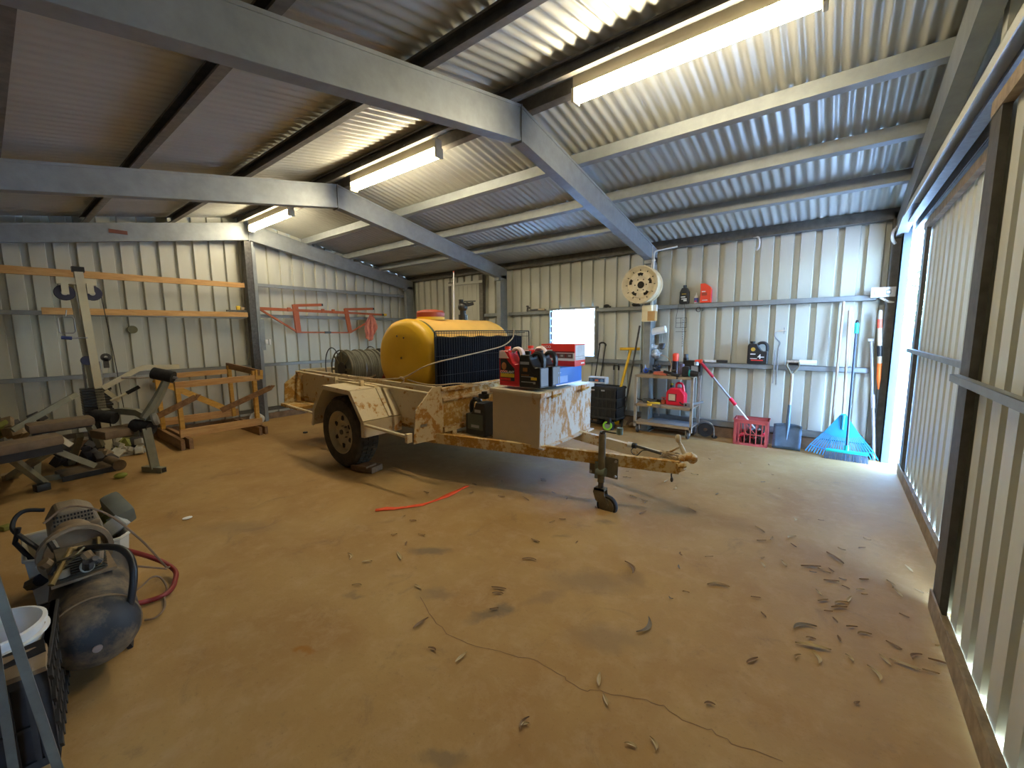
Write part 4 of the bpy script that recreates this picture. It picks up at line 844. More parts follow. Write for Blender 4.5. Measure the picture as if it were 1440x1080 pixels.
for k in range(9): mb.box((random.uniform(-.10, .10), random.uniform(-.08, .08), .03+.012*k), (random.uniform(.05, .12), .03, .03), (random.uniform(-.4, .4), random.uniform(-.4, .4), random.uniform(0, 3)))
mb.obj('tool_pile', mk('inkblue', (.04, .06, .11), rough=.4, var=.4), q)
q['kind'] = 'stuff'
one(MB().tube([(-2.03, 6.2, 1.16), (-1.95, 6.18, 1.14), (-1.88, 6.16, 1.08), (-1.85, 6.13, 1.0), (-1.86, 6.1, .90)], .006, 6), 'thin_hose', mk('tan_hose', (.60, .42, .28)), 'thin tan hose curving down onto the trolley top', 'hose')
# paper towel rack on the column
pr_ = thing('paper_towel_rack', 'wire rack with a white paper towel roll and clear bags hung beside the column', 'rack', (-2.11, 6.26, 1.12))
MB().tube([(-.12, .03, .28), (-.12, .0, .39), (-.12, -.06, .36), (.12, -.06, .42), (.12, 0, .44), (.12, .03, .30)], .004, 5).tube([(.06, .04, .48), (.06, .04, .05)], .004, 5).tube([(.02, .04, .48), (.02, .04, .05)], .004, 5).tube([(-.12, -.02, .10), (.12, -.02, .14), (.12, .04, .14)], .004, 5).obj('wire', 'steel', pr_)
MB().cyl((-.11, -.03, .375), (.13, -.03, .42), .052, n=24).obj('paper_roll', 'paper', pr_)
MB().cyl((-.112, -.03, .3745), (-.110, -.03, .375), .022, n=14).obj('roll_core', mk('cardboard', (.45, .32, .20)), pr_)
def bag(c, r, k, parent, mt, seed):
    rr = random.Random(seed); bm = bmesh.new(); bmesh.ops.create_icosphere(bm, subdivisions=3, radius=r)
    for v in bm.verts:
        s_ = 1+.16*sin(v.co.x*60+seed)+.12*sin(v.co.z*75+v.co.y*50)+rr.uniform(-.06, .06); v.co = Vector((c[0]+v.co.x*k[0]*s_, c[1]+v.co.y*k[1]*s_, c[2]+v.co.z*k[2]*s_))
    bm.verts.index_update(); mb = MB(); mb.add([v.co.copy() for v in bm.verts], [[v.index for v in f.verts] for f in bm.faces], 0, True); bm.free(); return mb
M['plasticbag'] = mat('crinkled_clear_plastic', (.55, .62, .70), .18, 0, .3, 30)
bag((-.05, -.03, .16), .07, (1.1, .6, .6), pr_, None, 3).obj('plastic_bag', 'plasticbag', pr_)
bag((-.02, -.03, .05), .085, (1.2, .6, .8), pr_, None, 7).obj('plastic_bag', 'plasticbag', pr_)
bag((.08, -.03, .17), .05, (.8, .6, 1.1), pr_, None, 5).obj('dark_bag', mk('dark_bag_plastic', (.10, .11, .14), rough=.2, var=.4), pr_)

zm = .449     # middle shelf
fc = thing('fuel_can', 'bright red plastic fuel can with a cream label on the trolley middle shelf', 'fuel can', (-1.75, 6.10, zm))
mk('fuelred', (.80, .015, .05), rough=.32, var=.03)
o = MB().prism([(-.13, 0), (.13, 0), (.13, .16), (.06, .25), (-.07, .25), (-.13, .19)], 'xz', -.075, .075).obj('body', 'fuelred', fc); b = o.modifiers.new('b', 'BEVEL'); b.width = .018; b.segments = 3
MB().tube([(-.01, 0, .24), (.0, 0, .31), (.07, 0, .31), (.10, 0, .20)], .016, 8).obj('handle', 'fuelred', fc); MB().cyl((-.07, 0, .25), (-.07, 0, .285), .026, n=14).obj('neck', 'black', fc); MB().cyl((-.07, 0, .285), (-.07, 0, .31), .020, n=14).obj('cap', mk('lime_cap', (.65, .65, .05)), fc)
MB().bx((-.09, -.0775, .07), (.0, -.0755, .16)).obj('label', mk('cream_label', (.75, .62, .45), var=.1), fc); MB().bx((-.10, -.0770, .055), (.02, -.0752, .17)).obj('label_border', mk('dark_red_print', (.25, .02, .03)), fc)
for k, (nm, lab, x, y, colr, dims, rz) in enumerate((('angle_grinder', 'dark angle grinder lying on the trolley middle shelf, left end', -2.12, 6.06, 'dsteel', (.20, .08, .06), .2), ('pliers', 'steel and dark pliers on the middle shelf behind the yellow clamps', -2.02, 6.14, 'black', (.14, .05, .05), -.6), ('yellow_clamp', 'yellow spring clamp on the trolley middle shelf', -2.01, 5.99, 'ink_yellow', (.12, .04, .03), .3), ('tap_valve', 'rusty red tap valve on the middle shelf left of the fuel can', -1.92, 6.06, 'lidred', (.06, .06, .07), 0), ('spanner_head', 'grey steel bracket plate on the middle shelf right of the fuel can', -1.56, 6.0, 'steel', (.12, .03, .06), .1))):
    q = thing(nm, lab, 'tool', (x, y, zm), rz)
    MB().box((0, 0, dims[2]/2), dims, None, bev=min(dims)*.3).obj('head', colr, q)
    MB().tube([(-dims[0]/2, 0, dims[2]*.5), (-dims[0]*.8, .02, dims[2]*.6), (-dims[0]*1.0, .03, dims[2]*.9)], .010, 8).obj('handle', 'black' if k != 2 else 'ink_yellow', q)
    if nm == 'tap_valve': MB().lathe((0, 0, .07), (0, 0, 1), [(0, .01), (.02, .01), (.02, .035), (.03, .035), (.03, 0)], 12).obj('wheel', 'lidred', q)
    if nm == 'spanner_head': MB().cyl((-.03, -.018, .03), (-.03, -.012, .03), .014, n=12).obj('bore', 'hole', q); MB().bar((.05, 0, .05), (.17, .12, .07), .02, .03).obj('arm', 'dsteel', q)
for x, lab in ((-2.07, 'grey clamp hanging below the middle shelf front edge, left of the chrome one'), (-1.93, 'chrome clamp hanging below the middle shelf front edge near the fuel can')):
    q = thing('hanging_clamp', lab, 'clamp', (x, 5.895, .30)); MB().bar((0, 0, .0), (.0, 0, .15), .012, .012).obj('bar', 'steel', q); MB().box((0, .0, .15), (.06, .03, .03)).obj('jaw', 'ink_yellow' if x < -2 else 'steel', q)

# ------------------------------------------------------------------ long tools leaning on the wall
def lean(name, lab, cat, p, q, r, mt, **k): return one(MB().tube([p, q], r, 10), name, mt, lab, cat)
lean('wooden_handle', 'long plain wooden pole leaning on the back wall left of the rake handle', 'pole', (.04, 6.24, 0), (.05, 6.33, 1.84), .014, 'handle')
rk = thing('leaf_rake', 'wide blue plastic leaf rake standing tines-down against the back wall', 'rake', (.14, 6.14, 0))
MB().tube([(0, .06, .30), (-.005, .10, .60), (-.03, .185, 1.73)], .0135, 10).obj('handle', 'handle', rk)
mk('rakeblue', (.02, .30, .62), rough=.4, var=.05)
mb = MB(); A = Vector((0, .075, .50)); NT = 25
for k in range(NT):
    t = -1+2*k/(NT-1); tip = Vector((t*.335, -.02, .06-.045*(1-t*t)*1.0)); up_ = A+Vector((t*.02, 0, -.03)); kn_ = tip+(up_-tip)*.14
    mb.bar(up_, kn_, .0095, .006, upv=(0, 1, 0)); mb.bar(kn_, tip+Vector((0, -.03, -.015 if abs(t) < .9 else -.02)), .0095, .006, upv=(0, 1, 0))
mb.obj('tines', 'rakeblue', rk)
a_, b_, c_ = A+Vector((0, 0, .02)), A+Vector((-.165, -.045, -.235)), A+Vector((.165, -.045, -.235))
mb = MB(); arc = [A+Vector((t*.17, -.045, -.22-.045*(1-t*t))) for t in [i/6 for i in range(-6, 7)]]
P_ = [A+Vector((-.02, .005, .015)), A+Vector((.02, .005, .015))]+arc[::-1]
mb.add([p+Vector((0, -.012, 0)) for p in P_]+[p+Vector((0, -.004, 0)) for p in P_], [list(range(len(P_))), list(range(len(P_), 2*len(P_)))[::-1]]+[(i, (i+1) % len(P_), len(P_)+(i+1) % len(P_), len(P_)+i) for i in range(len(P_))])
mb.cyl(A+Vector((0, -.02, .0)), A+Vector((0, -.045, -.17)), .02, .014, n=10).obj('fan_head', 'rakeblue', rk)
mb = MB().tube([Vector((t*.30, -.016, .115-.045*(1-t*t)*1)) for t in [i/8 for i in range(-8, 9)]], .006, 6).obj('cross_brace', 'rakeblue', rk)
bm_ = thing('push_broom', 'teal push broom with grey bristles standing in front of the blue rake', 'broom', (.19, 6.03, 0))
mk('tealbroom', (.02, .62, .55), rough=.35, var=.04)
MB().tube([(0, .0, .13), (.0, .285, 1.48)], .0125, 10).obj('handle', mk('navy_handle', (.03, .05, .10), rough=.35), bm_); MB().tube([(0, .283, 1.46), (0, .308, 1.58)], .021, 12).obj('grip', 'tealbroom', bm_); MB().tube([(0, .308, 1.58), (0, .315, 1.615)], [.019, .012], 12).obj('grip_end', 'black', bm_)
MB().bx((-.19, -.03, .085), (.19, .03, .115), bev=.01).cyl((0, .0, .11), (0, .02, .17), .024, n=12).obj('head', 'tealbroom', bm_)
mb = MB()
for k in range(34):
    for j in range(3): x = -.185+.37*k/33; mb.bar((x, -.02+.02*j, .088), (x*1.06+random.uniform(-.004, .004), -.035+.028*j, .0), .008, .010, upv=(0, 1, 0))
mb.obj('bristles', mk('slate_bristle', (.10, .15, .22), rough=.7, var=.2), bm_)
one(MB().tube([(.45, 6.22, .0), (.41, 6.26, .5), (.38, 6.29, .78)], .016, 8).tube([(.40, 6.265, .60), (.385, 6.28, .76)], .022, 8).tube([(.38, 6.29, .78), (.355, 6.315, 1.10), (.33, 6.33, 1.38)], .014, 8).box((.33, 6.325, 1.385), (.055, .02, .03)), 'crowbar', mk('grey_bar', (.30, .27, .27), rough=.6, metal=.2), 'grey jointed steel bar leaning beside the orange stake', 'bar')
st = thing('survey_stake', 'timber stake with orange painted ends leaning in the corner by the door post', 'stake', (.42, 6.29, .0))
MB().tube([(-.035, 0, 1.62), (-.037, 0, 1.70), (-.037, .0, 1.72)], [.022, .020, .018], 10).obj('top', mk('grey_wood', (.45, .42, .38)), st)
MB().tube([(-.035, 0, 1.62), (-.03, 0, 1.52)], .024, 10).obj('orange_band', mk('fluoro_red', (.95, .13, .07), rough=.5), st)
MB().tube([(-.03, 0, 1.52), (-.015, 0, 1.32)], .023, 10).tube([(-.005, 0, 1.20), (0, 0, 1.12)], .023, 10).obj('shaft', 'pale_wood', st)
MB().tube([(-.015, 0, 1.32), (-.005, 0, 1.20)], .025, 10).obj('dark_sleeve', 'black', st)
MB().tube([(0, 0, 1.12), (.005, 0, .95), (.012, 0, .80)], [.024, .022, .004], 10).obj('orange_point', mk('orange_paint', (.95, .18, .02), rough=.5), st)
MB().tube([(.012, 0, .82), (.015, 0, .02)], .008, 8).obj('spike', 'dsteel', st)
# shovel
sh = thing('shovel', 'square-mouth shovel with a D-grip standing against the back wall', 'shovel', (-.40, 6.12, 0))
mb = MB(); NX, NZ = 8, 8; vs = []
for j in range(NZ+1):
    for i in range(NX+1):
        u, v = -1+2*i/NX, j/NZ; x = u*(.150-.0*v)*(1+.0*v); y = .10*v + .035*(1-u*u)*(.4+.6*v)+.03*(v > .95)*(abs(u) > .1)*-1; vs.append((x, y, .01+.315*v-.015*u*u*v))
mb.add(vs, [(j*(NX+1)+i, j*(NX+1)+i+1, (j+1)*(NX+1)+i+1, (j+1)*(NX+1)+i) for j in range(NZ) for i in range(NX)], 0, True)
o = mb.obj('blade', mk('blue_grey_steel', (.11, .17, .24), rough=.38, metal=.5, var=.15), sh, fix=False); s_ = o.modifiers.new('s', 'SOLIDIFY'); s_.thickness = .004
MB().tube([(0, .02, .13), (0, .09, .33), (0, .12, .44), (0, .14, .56)], [.006, .026, .022, .020], 10).obj('socket', 'blue_grey_steel', sh)
MB().tube([(0, .135, .5), (.0, .185, .96)], .018, 10).obj('shaft', 'handle', sh)
MB().tube([(-.06, .205, 1.11), (-.065, .20, 1.06), (-.035, .19, 1.0), (0, .185, .95), (.035, .19, 1.0), (.065, .20, 1.06), (.06, .205, 1.11)], .011, 8).obj('yoke', 'jockey', sh)
MB().cyl((-.065, .205, 1.11), (.065, .205, 1.11), .017, n=12).obj('grip', 'handle', sh)

# red milk crate --------------------------------------------------
def crate(name, lab, loc, w, d, h, mt, rz=0, nx=6, thick=.012, group=None):
    r = thing(name, lab, 'crate', loc, rz, group); mb = MB()
    for z, t in ((.0, .03), (h-.05, .05)): mb.bx((-w/2, -d/2, z), (w/2, -d/2+thick, z+t)).bx((-w/2, d/2-thick, z), (w/2, d/2, z+t)).bx((-w/2, -d/2, z), (-w/2+thick, d/2, z+t)).bx((w/2-thick, -d/2, z), (w/2, d/2, z+t))
    mb.bx((-w/2-.008, -d/2-.008, h-.012), (w/2+.008, -d/2+thick, h)).bx((-w/2-.008, d/2-thick, h-.012), (w/2+.008, d/2+.008, h)).bx((-w/2-.008, -d/2, h-.012), (-w/2+thick, d/2, h)).bx((w/2-thick, -d/2, h-.012), (w/2+.008, d/2, h))
    for sx in (-1, 1):
        for sy in (-1, 1): mb.bx((sx*w/2, sy*d/2, 0), (sx*(w/2-.035), sy*(d/2-.012), h)).bx((sx*w/2, sy*d/2, 0), (sx*(w/2-.012), sy*(d/2-.035), h))
    for k in range(1, nx):
        x = -w/2+w*k/nx; y = -d/2+d*k/nx
        for s_ in (-1, 1): mb.bx((x-.006, s_*d/2, 0), (x+.006, s_*(d/2-.010), h-.05)); mb.bx((s_*w/2, y-.006, 0), (s_*(w/2-.010), y+.006, h-.05))
    for s_ in (-1, 1): mb.bx((-w/2, s_*d/2, h*.42), (w/2, s_*(d/2-.009), h*.45)).bx((s_*w/2, -d/2, h*.42), (s_*(w/2-.009), d/2, h*.45))
    mb.obj('shell', mt, r)
    mb = MB()
    for k in range(9): mb.bx((-w/2+w*k/9+.004, -d/2, .002), (-w/2+w*k/9+.016, d/2, .012)); mb.bx((-w/2, -d/2+d*k/9+.004, .002), (w/2, -d/2+d*k/9+.016, .012))
    mb.obj('grid_floor', mt, r); return r
mk('cratered', (.66, .13, .13), rough=.45, var=.08)
rc = crate('milk_crate', 'faded red plastic milk crate on the floor holding odds and ends', (-.80, 6.21, 0), .395, .27, .345, 'cratered', R(3))
for k in range(4): MB().bar((-.10+.02*k, -.137, .345-.05), (-.16+k*.11, -.137, .16), .006, .012, upv=(0, 1, 0)).obj('panel_brace', 'cratered', rc) if k in (1, 2) else None
def lumps(n, c, sp, sz, mats, name, lab, cat):
    mb = MB()
    for k in range(n): mb.box((c[0]+random.uniform(-sp[0], sp[0]), c[1]+random.uniform(-sp[1], sp[1]), c[2]+random.uniform(0, sp[2])), [random.uniform(*sz) for _ in range(3)], [random.uniform(-1, 1) for _ in range(3)], k % len(mats), .006)
    o = mb.obj(name, mats); rebase(o); return tag(o, lab, cat, None, 'stuff')
lumps(26, (-.80, 6.21, .05), (.13, .08, .13), (.03, .10), ['black', 'dsteel', 'black', 'fuelred', 'ink_grey'], 'crate_contents', 'tangle of black, grey and red bits inside the red milk crate', 'bits')
ep = thing('extension_pole', 'red and silver telescopic pole leaning from the trolley into the red crate', 'pole', (-.80, 6.15, .32))
P0, P1 = Vector((-.66, .0, .76)), Vector((.04, .03, -.10)); D_ = P1-P0
MB().tube([P0, P0+D_*.24], .020, 10).obj('grip', mk('crimson', (.50, .02, .04), rough=.35), ep)
MB().tube([P0+D_*.22, P0+D_*.62], .014, 10).obj('upper_tube', 'steel', ep)
MB().tube([P0+D_*.56, P0+D_*.66], .024, 10).obj('lock_collar', 'fuelred', ep)
MB().tube([P0+D_*.64, P1], .012, 10).obj('lower_tube', 'white', ep)
MB().tube([P0+Vector((-.07, 0, -.0)), P0+Vector((.02, 0, .01))], .028, 10).obj('red_end', 'orange_red', ep)
MB().lathe(P0+Vector((-.05, -.01, -.05)), (0, 0, 1), [(0, 0), (0, .03), (.05, .035), (.05, 0)], 12).obj('clear_cup', 'plasticbag', ep)

# ------------------------------------------------------------------ folding crate cart, radio, jack, bars
ct = thing('folding_cart', 'black folding crate cart with a telescopic silver handle near the back wall', 'cart', (-2.83, 6.02, 0))
mb = MB(); mb.bx((-.25, -.17, .14), (.27, .17, .16)); mb.bx((-.25, -.17, .14), (.27, -.155, .66)).bx((-.25, .155, .14), (.27, .17, .66)).bx((-.25, -.17, .14), (-.235, .17, .66)).bx((.255, -.17, .14), (.27, .17, .66))
mb.obj('crate_box', 'black', ct)
mb = MB()
for z in (.16, .31, .46, .62): mb.bx((-.262, -.182, z), (.282, .182, z+.028))
for k in range(8): mb.bx((-.25+k*.07, -.178, .16), (-.235+k*.07, -.168, .66))
mb.obj('ribs', mk('black_dusty', (.035, .033, .032), rough=.6, var=.3), ct)
for x in (-.12, .05): MB().bx((x-.03, -.185, .595), (x+.03, -.181, .618)).obj('badge', 'ink_grey', ct)
mb = MB()
MB().tube([(.06, .175, .30), (.06, .185, .92)], .009, 8).obj('handle_tube', 'steel', ct); MB().tube([(.14, .175, .30), (.14, .185, .92)], .009, 8).obj('handle_tube', 'steel', ct)
MB().tube([(.06, .185, .90), (.06, .187, .965), (.075, .187, .985), (.125, .187, .985), (.14, .187, .965), (.14, .185, .90)], .015, 8).obj('handle_grip', 'black', ct)
mk('lime', (.30, .70, .04), rough=.4)
for x in (-.20, .21):
    w_ = MB().lathe((x-.02, -.16, .07), (1, 0, 0), [(0, .055), (0, .07), (.03, .07), (.03, .055)], 20).obj('wheel', 'blackm', ct); MB().lathe((x-.016, -.16, .07), (1, 0, 0), [(0, 0), (0, .056), (.024, .056), (.024, 0)], 16).obj('wheel_hub', 'black', w_).parent = w_
lw = thing('lime_wheel', 'small lime green wheel on a dark stem in front of the black cart', 'wheel', (-2.66, 5.80, 0)); MB().lathe((-.012, 0, .078), (.2, -1, 0), [(0, .045), (0, .07), (.03, .07), (.03, .045)], 24).obj('tyre', 'lime', lw); MB().lathe((-.012, 0, .078), (.2, -1, 0), [(.004, 0), (.004, .045), (.026, .045), (.026, 0)], 16).obj('hub', mk('grey_hub', (.25, .27, .24)), lw); MB().bx((-.04, -.03, .10), (.04, .03, .20), bev=.01).obj('stem', 'black', lw)  # plain lime green wheel standing on the floor
rd = thing('radio', 'silver and blue portable radio resting on the black crate cart', 'radio', (-2.93, 5.98, .69))
MB().bx((-.155, -.06, .0), (.155, .06, .115), bev=.02).obj('case', mk('silver_plastic', (.62, .64, .68), rough=.3, metal=.2), rd)
fp = MB().bx((-.135, -.0635, .022), (.135, -.0590, .095), bev=.004).obj('front_panel', mk('dark_blue_panel', (.04, .08, .20), rough=.3), rd)
MB().bx((-.025, -.066, .045), (.03, -.0630, .075)).obj('display', mk('orange_display', (.75, .16, .05)), fp)
for x in (-.09, .09): MB().cyl((x, -.067, .058), (x, -.062, .058), .026, n=18).obj('knob', mk('mid_blue', (.12, .24, .50)), fp)
MB().tube([(-.15, -.055, .02), (-.15, -.085, .03), (.15, -.085, .03), (.15, -.055, .02)], .007, 6).obj('rail', 'white', rd)
lh = thing('luggage_trolley', 'black telescopic luggage handle standing behind the radio under the window', 'trolley', (-3.04, 6.24, 0))
for dx in (0, .10): MB().tube([(-.10+dx, -.04, .02), (-.06+dx, -.02, .80), (.0+dx, 0, 1.30)], .010, 8).obj('handle_tube', 'black', lh)
MB().tube([(-.005, 0, 1.29), (.0, 0, 1.32), (.05, 0, 1.335), (.10, 0, 1.31), (.10, 0, 1.28)], .015, 8).obj('grip', 'black', lh); MB().bx((-.14, -.12, 0), (.06, .0, .03)).obj('base_plate', 'black', lh)
jk2 = thing('trolley_jack_handle', 'yellow T-handled lifting jack leaning against the back wall', 'jack', (-2.65, 6.0, 0))
mk('jackyellow', (.80, .48, .02), rough=.5, var=.08, sc=20, dirt=((.30, .2, .1), .66))
MB().tube([(-.0, .02, .32), (.12, .28, 1.22)], .021, 12).obj('shaft', 'jackyellow', jk2); MB().cyl((-.06, .30, 1.235), (.26, .30, 1.24), .024, n=14).obj('t_handle', 'jackyellow', jk2)
MB().bar((-.065, -.01, .05), (-.045, .02, .36), .05, .022).bar((.045, -.01, .05), (.06, .02, .36), .05, .022).box((.0, .02, .36), (.13, .06, .05)).obj('fork', 'jackyellow', jk2); MB().box((-.01, .0, .14), (.10, .07, .12), (.1, 0, 0), bev=.015).obj('base_block', 'jackyellow', jk2); MB().cyl((-.10, .0, .04), (.09, .0, .04), .035, n=14).obj('foot', mk('brown_foot', (.20, .13, .07), rough=.8), jk2)
lean('steel_bar', 'long dark steel bar crossing behind the yellow jack handle', 'bar', (-2.59, 6.14, .0), (-2.405, 6.31, 1.60), .014, 'dsteel')
lumps(14, (-2.72, 6.22, .02), (.28, .06, .03), (.04, .12), ['dusty_clod', 'brownsteel'] if 'dusty_clod' in M else ['brownsteel', 'dsteel'], 'floor_debris', 'low heap of brown dirt and scraps along the wall behind the yellow jack', 'debris')

# ================================================================== LEFT WALL
def plank(lab, y0, y1, z0, z1, zt0, x=-7.81):
    # rail lying against the wall, slightly raked; ends at y0 / y1
    mb = MB(); mb.prism([(y0, z0), (y1, z1), (y1, z1+.075), (y0, z0+zt0)], 'yz', x-.04, x); return one(mb, 'timber_board', 'pine', lab, 'board', 'timber boards fixed across the left wall')
plank('upper pine board running across the left gable wall', -.42, 2.79, 2.255, 2.295, .10)
plank('lower pine board across the left gable wall, carrying a tape measure', .50, 2.80, 1.79, 1.815, .085)
tp = thing('tape_measure', 'small yellow tape measure at the right end of the lower pine board', 'tape measure', (-7.83, 2.67, 1.925)); MB().bx((-.02, -.03, 0), (.02, .03, .065), bev=.012).obj('case', 'ink_yellow', tp); MB().bx((-.02, .03, 0), (.02, .09, .05), bev=.008).obj('grip', 'brownsteel', tp)
one(MB().bx((-7.85, 2.50, 1.896), (-7.81, 2.79, 1.922)), 'steel_offcut', 'dsteel', 'short dark steel offcut lying under the tape measure on the board', 'steel bar')
M['wallmark'] = mat('olive_wall_patch', (.17, .16, .09), .8)
one(MB().cyl((-7.999, 1.36, 1.605), (-8.05, 1.36, 1.605), .055, n=22), 'round_patch', 'wallmark', 'round olive patch on the left wall below the lower board', 'patch')
M['orange'] = rusty('orange_red_painted_steel', (.42, .10, .028), .57, 16, rust=(.16, .06, .03), rust2=(.30, .10, .04))
of = thing('steel_rack_frame', 'orange-red steel trailer rack frame hung on the left wall right of the post', 'steel frame', (-7.86, 4.15, 1.53))
def OB(p, q, w, h, nm='bar'): MB().bar((p[0], p[1]-4.15, p[2]-1.53), (q[0], q[1]-4.15, q[2]-1.53), w, h).obj(nm, 'orange', of)
OB((0, 2.98, 1.965), (0, 4.66, 1.945), .04, .05, 'long_rail'); OB((0, 4.66, 1.945), (0, 5.44, 1.93), .04, .04, 'long_rail')
OB((0.0, 3.02, 1.945), (0, 3.60, 1.57), .03, .03, 'brace'); OB((0, 3.60, 1.555), (0, 4.68, 1.545), .03, .028, 'lower_rail'); OB((0, 4.68, 1.55), (0, 5.05, 1.74), .03, .03, 'brace')
OB((0.01, 3.63, 1.55), (.01, 3.60, 2.06), .05, .09, 'upright'); OB((0.01, 4.67, 1.54), (.01, 4.60, 2.03), .05, .07, 'upright')
for y, z, y2 in ((3.58, 2.045, 4.08), (4.58, 2.015, 5.20)):
    OB((.02, y, z-.005), (.03, y2, z+.03), .05, .05, 'arm'); MB().bx((.005, y2-4.15, z-1.53+.008), (.055, y2-4.15+.03, z-1.53+.052)).obj('arm_cap', 'black', of)
for y in (3.46, 4.09, 4.30): MB().bx((.0, y-4.15, .40), (.04, y-4.15+.05, .47)).obj('lug', 'orange', of)
MB().bx((.0, -.02, .0), (.03, .10, .04)).obj('clip', 'dsteel', of)
sl = thing('spirit_level', 'dark tube with a yellow end lying on the girt beside the orange frame', 'tube', (-7.87, 5.40, 1.93)); MB().cyl((0, -.25, 0), (0, .12, .0), .022, n=10).obj('tube', 'dsteel', sl); MB().cyl((0, .10, 0), (0, .17, 0), .026, n=10).obj('end', 'ink_yellow', sl)
mb = MB(); NX, NZ = 26, 20; vs = []
for j in range(NZ+1):
    v = j/NZ
    for i in range(NX+1):
        u = i/NX; wdt = .06+.24*sin(min(v*1.5, 1)*pi/2)*(1-.35*max(0, v-.75)/.25); y = (u-.5)*wdt + .03*sin(v*3)-.10*v*(v < .5)-.05*(v >= .5); x = .03+.030*sin(u*19+v*3.5+1.5*sin(v*5))*(0.5+v)+.008*sin(u*47+v*9); z = -.46*v - .10*(u-.35)**2*v*4*(1 if u > .35 else 2.2)*-.5 - .10*sin(u*pi)*v
        vs.append((x, y, z))
mb.add(vs, [(j*(NX+1)+i, j*(NX+1)+i+1, (j+1)*(NX+1)+i+1, (j+1)*(NX+1)+i) for j in range(NZ) for i in range(NX)], 0, True)
o = mb.obj('rag', mat('faded_pink_rag', (.66, .24, .18), .9, 0, .18, 14), fix=False); o.location = (-7.84, 5.14, 1.92); s_ = o.modifiers.new('s', 'SOLIDIFY'); s_.thickness = .006
tag(o, 'faded pink rag hanging from the end of the orange steel frame', 'rag')
one(MB().bx((-7.80, 3.02, 1.36), (-7.76, 3.06, 1.43), bev=.004).bx((-7.80, 3.08, 1.34), (-7.765, 3.11, 1.44), bev=.003), 'switch', 'white', 'tiny white switch on the left wall post', 'switch')

# ------------------------------------------------------------------ timber frame (crate base) by the left wall
tf = thing('timber_crate_base', 'orange-stained timber crate frame on skids beside the left wall post', 'timber frame', (-7.35, 2.0, 0))
def TBR(p, q, w, h, nm, upv=(0, 0, 1), m_='pineX'):
    MB().bar((p[0]+7.35, p[1]-2, p[2]), (q[0]+7.35, q[1]-2, q[2]), w, h, upv=upv).obj(nm, m_, tf)
M['pinedk'] = wood('dark_brown_timber', (.20, .10, .04), (.34, .19, .08), 3, (1.2, 8, 8))
for y in (1.50, 1.59): TBR((-7.95, y+.01, .07), (-6.70, y, .07), .045, .14, 'skid', m_='pinedk')
for y in (2.47, 2.55): TBR((-7.80, y, .06), (-6.78, y, .06), .04, .12, 'skid', m_='pinedk')
TBR((-6.93, 1.53, .185), (-6.93, 2.55, .185), .05, .11, 'bottom_rail', m_='pine'); TBR((-7.78, 1.50, .24), (-7.78, 2.52, .24), .04, .11, 'bottom_rail', m_='pine')
TBR((-6.93, 1.53, .85), (-6.93, 2.56, .865), .045, .085, 'top_rail', m_='pine'); TBR((-7.80, 1.52, .91), (-7.80, 2.42, .925), .04, .075, 'top_rail', m_='pine')
TBR((-6.95, 1.57, .13), (-6.95, 1.555, .89), .07, .05, 'post'); TBR((-6.95, 2.50, .13), (-6.95, 2.50, .97), .06, .05, 'post')
TBR((-7.78, 1.53, .14), (-7.78, 1.52, .95), .07, .05, 'post'); TBR((-7.78, 2.45, .18), (-7.78, 2.44, 1.02), .07, .05, 'post')
TBR((-7.82, 2.43, 1.02), (-6.88, 2.55, .94), .03, .09, 'top_board', m_='pinedk'); TBR((-6.90, 2.55, .84), (-6.90, 2.56, .98), .03, .10, 'corner_block')
TBR((-7.83, 1.50, .88), (-7.83, 2.36, .31), .03, .09, 'diagonal_brace', m_='pineX')
def stake(p, q, lab):
    p, q = Vector(p), Vector(q); d = (q-p).normalized(); t = bpy.data.objects.new('pointed_stake', None); C.objects.link(t); t.parent = tf; t.location = p-Vector((-7.35, 2.0, 0)); r0 = MB(); r0.bar((0, 0, 0), q-p-d*.07, .03, .075)
    r0.obj('shaft', 'pinedk', t); e = q-p-d*.07; s = Vector((0, 0, 1)).cross(d).normalized()*.015; u = Vector((0, 0, 1))*.037
    MB().add([e-s-u, e+s-u, e+s+u, e-s+u, q-p-s*.5, q-p+s*.5], [(0, 1, 2, 3), (0, 4, 5, 1), (2, 5, 4, 3), (0, 3, 4), (1, 5, 2)]).obj('point', 'pinedk', t)
stake((-6.955, 1.28, .44), (-6.88, 1.80, .70), 'dark pointed stake crossing the near left post of the timber frame')
stake((-7.0, 2.05, .42), (-6.86, 2.76, .725), 'dark pointed stake crossing the near right post of the timber frame')
one(MB().lathe((-7.45, 2.72, .12), (.5, -.6, .35), [(0, 0), (0, .075), (.15, .09), (.15, .08), (.02, .065)], 18), 'tipped_pot', 'white', 'white plastic pot tipped over behind the timber frame', 'pot')

# ------------------------------------------------------------------ home gym
M['gymcream'] = mat('cream_gym_tube', (.66, .60, .42), .45, 0, .05, 6); M['gymgrey'] = mat('dusty_olive_gym_tube', (.24, .235, .17), .55, .1, .12, 8, .04)
M['padtop'] = mat('dusty_brown_vinyl', (.19, .13, .075), .7, 0, .2, 9, .05); M['foam'] = mat('black_foam_roller', (.018, .017, .018), .9, 0, .3, 30, .2)
gy = thing('home_gym', 'dusty cream and olive multi-gym with tall pulley post and weight stack', 'gym machine', (-7.0, .8, 0))
def G(mb, nm, m_): 
    mb.v = [(x+7.0, y-.8, z) for x, y, z in mb.v]; return mb.obj(nm, m_, gy)
G(MB().bar((-7.15, .79, 2.27), (-7.15, .855, .02), .10, .075, upv=(0, 1, 0)), 'main_post', 'gymcream'); G(MB().box((-7.15, .79, 2.30), (.078, .105, .06)), 'post_cap', 'black')
